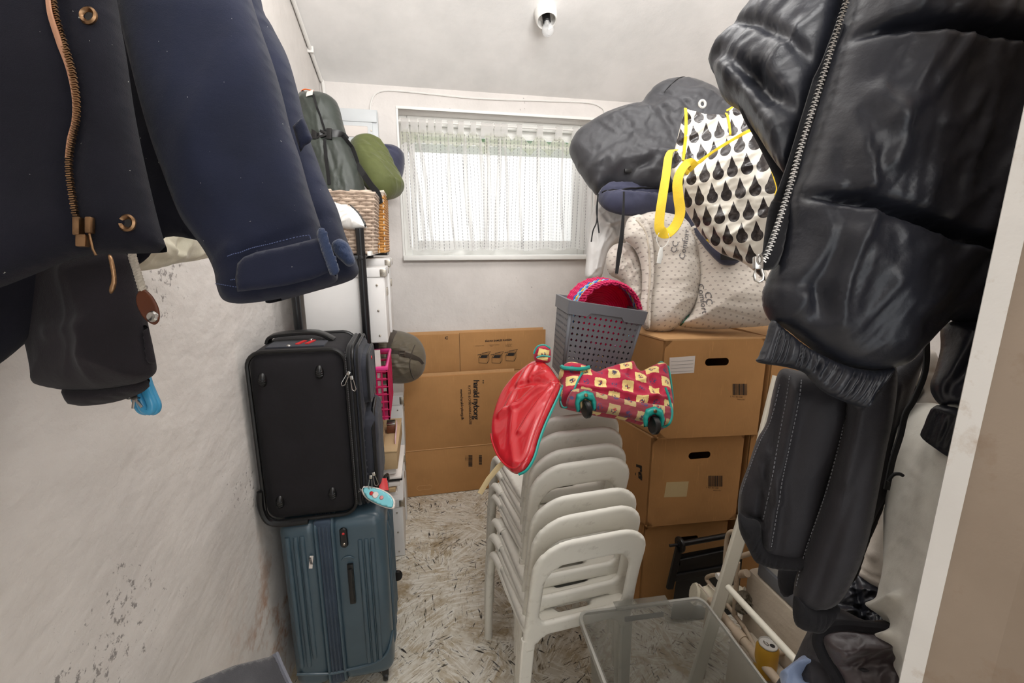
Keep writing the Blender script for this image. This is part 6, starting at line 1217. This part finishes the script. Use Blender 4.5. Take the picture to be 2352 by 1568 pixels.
for pl in ([(552, 612), (600, 596), (650, 584), (722, 562)], [(722, 562), (735, 600), (748, 622)], [(556, 660), (620, 650), (690, 634), (748, 616)], [(500, 655), (560, 668), (640, 664), (700, 650), (765, 630)]):
    b = MB(); P_ = [n1.on(x, y, .020 if pl[0][1] < 661 and pl[0][0] != 500 else .001) for x, y in cat(pl, 12)]
    for a, c_ in list(zip(P_, P_[1:])): b.tube([a, a*.45+c_*.55], .0005, 4)
    b.go('stitching', M['bluethread'], nc, kind='stuff')
n2 = Soft('far_sleeve', [(520, -240), (590, -200), (600, 0), (625, 60), (660, 130), (685, 215), (705, 300), (728, 365), (752, 430), (775, 480), (790, 530), (805, 570), (818, 600), (824, 622), (815, 638), (795, 648), (770, 656), (720, 670), (640, 692), (615, 696), (612, 688), (650, 660), (690, 500), (600, 200), (540, 0)], [(600, 0, .74), (640, 690, .72), (820, 620, .72)], .045, .06, M['coat'], nc, Tb=.02, h=.008, wr=[wrinkle(.004, 8, 1.25, 3, 7)],
          folds=[([(740, 520), (770, 510), (800, 505)], .004, -.005), ([(650, 150), (690, 280), (740, 420), (780, 520)], .012, .006), ([(770, 640), (822, 612)], .003, -.005)])
Soft('far_cuff_pile', [(762, 560), (780, 548), (800, 560), (812, 585), (815, 605), (800, 612), (785, 600), (770, 585)], .685, .012, .012, M['fleece'], nc, h=.003, wr=wrinkle(.003, 160, 0, 1, 2))
Soft('elbow_flap', [(672, 290), (690, 272), (698, 270), (708, 295), (718, 318), (712, 328), (700, 335), (690, 350), (684, 330), (678, 310)], .66, .006, .008, M['coat'], nc, h=.004, smooth_outline=False)
n3 = Soft('front_panel', [(-200, -240), (255, -240), (262, -60), (275, 40), (292, 140), (308, 250), (325, 340), (345, 430), (362, 500), (376, 550), (384, 574), (375, 580), (320, 582), (260, 583), (215, 584), (150, 600), (80, 630), (-60, 680), (-200, 700)], [(0, 100, .44), (262, 0, .47), (300, 580, .48)], .028, .04, M['coatdark'], nc, Tb=.02, h=.008, wr=[wrinkle(.003, 8, 1.4, 3, 5)],
          folds=[([(150, 0), (175, 80), (195, 200), (205, 300), (190, 400), (200, 500), (215, 560)], .006, -.010), ([(285, 40), (305, 200), (340, 380), (370, 520)], .003, -.003)])
zc2 = [(150, -20), (156, 20), (168, 80), (186, 140), (203, 195), (213, 250), (212, 300), (201, 345), (195, 385), (198, 430), (205, 475), (213, 525)]
zw = [n3.on(x, y, .010) for x, y in cat(zc2, 10)]
b = MB()
for i, (p, u) in enumerate(arcs(zw, .0022)):
    sd = np.cross(u, FW); sd /= np.linalg.norm(sd); b.box(p+sd*.0004*(1 if i % 2 else -1), (.0048, .003, .0012), Matrix((tuple(sd), tuple(-FW), tuple(u))).transposed(), 0)
b.go('zip_teeth', M['brass'], nc, False, kind='stuff')
MB().strap([n3.on(x-9, y, .007) for x, y in cat(zc2[:9], 8)], [.002+.0035*math.sin(i/64*math.pi) for i in range(65)], .002, -FW).go('zip_tape', M['copper'], nc)
Rc = Matrix(((RT[0], -FW[0], UP[0]), (RT[1], -FW[1], UP[1]), (RT[2], -FW[2], UP[2])))
for x, y in ((234, 74), (319, 525)):
    c = n3.on(x, y, .002); Rl = Vector((0, 0, 1)).rotation_difference(Vector(-FW)).to_matrix()
    MB().lathe([(.0085, 0), (.0088, .002), (.0070, .0035), (.0048, .002), (.0042, .0005), (.0028, .0005)], c, Rl, 28).go('snap', M['brass'], nc)
    MB().lathe([(0, .0008), (.004, .0008), (.004, 0), (0, 0)], c, Rl, 16).go('snap_hole', M['rubber'], nc)
c = n3.on(226, 552, .012)
b = MB().box(c+UP*.008-RT*.004, (.007, .007, .018), Rc, .0015).box(c-RT*.0-UP*.006, (.010, .006, .012), Rc, .0015).box(c+UP*.009+RT*.007, (.006, .006, .016), Rc, .0015); b.go('zip_slider', M['brass'], nc)
b = MB().tube([c+RT*.006+UP*.004, c+RT*.010-UP*.014, c+RT*.013-UP*.020], .0012, 6).go('zip_wire', M['brass'], nc)
sl_ = Soft('zip_pull', [(248, 585), (258, 590), (266, 620), (268, 650), (262, 668), (254, 675), (250, 665), (256, 640), (252, 610)], .44, .002, .003, M['brass'], nc, h=.0015)
tgl = thing('cord_toggle', W(338, 700, .55), 'cream rope with an oval brown leather end and metal button below the navy coat', 'toggle')
rp = [W(x, y, .55) for x, y in cat([(300, 560), (304, 588), (312, 615), (320, 640), (328, 668)], 8)]
for ph in (0, 2.1, 4.2):
    MB().tube([p+RT*.0022*math.cos(i*1.1+ph)-FW*.0022*math.sin(i*1.1+ph) for i, p in enumerate(rp)], .0026, 6).go('rope_strand', M['rope'], tgl)
Soft('leather_oval', [(328, 664), (318, 670), (312, 685), (316, 705), (328, 728), (345, 742), (358, 745), (367, 732), (365, 708), (352, 682), (338, 668)], .548, .002, .002, M['leather'], tgl, Tb=.002, h=.002)
MB().lathe([(0, 0), (.0065, 0), (.0068, .002), (.005, .004), (.002, .003), (0, .003)], W(352, 727, .544), Vector((0, 0, 1)).rotation_difference(Vector(-FW)).to_matrix(), 22).go('button', M['steel'], tgl)
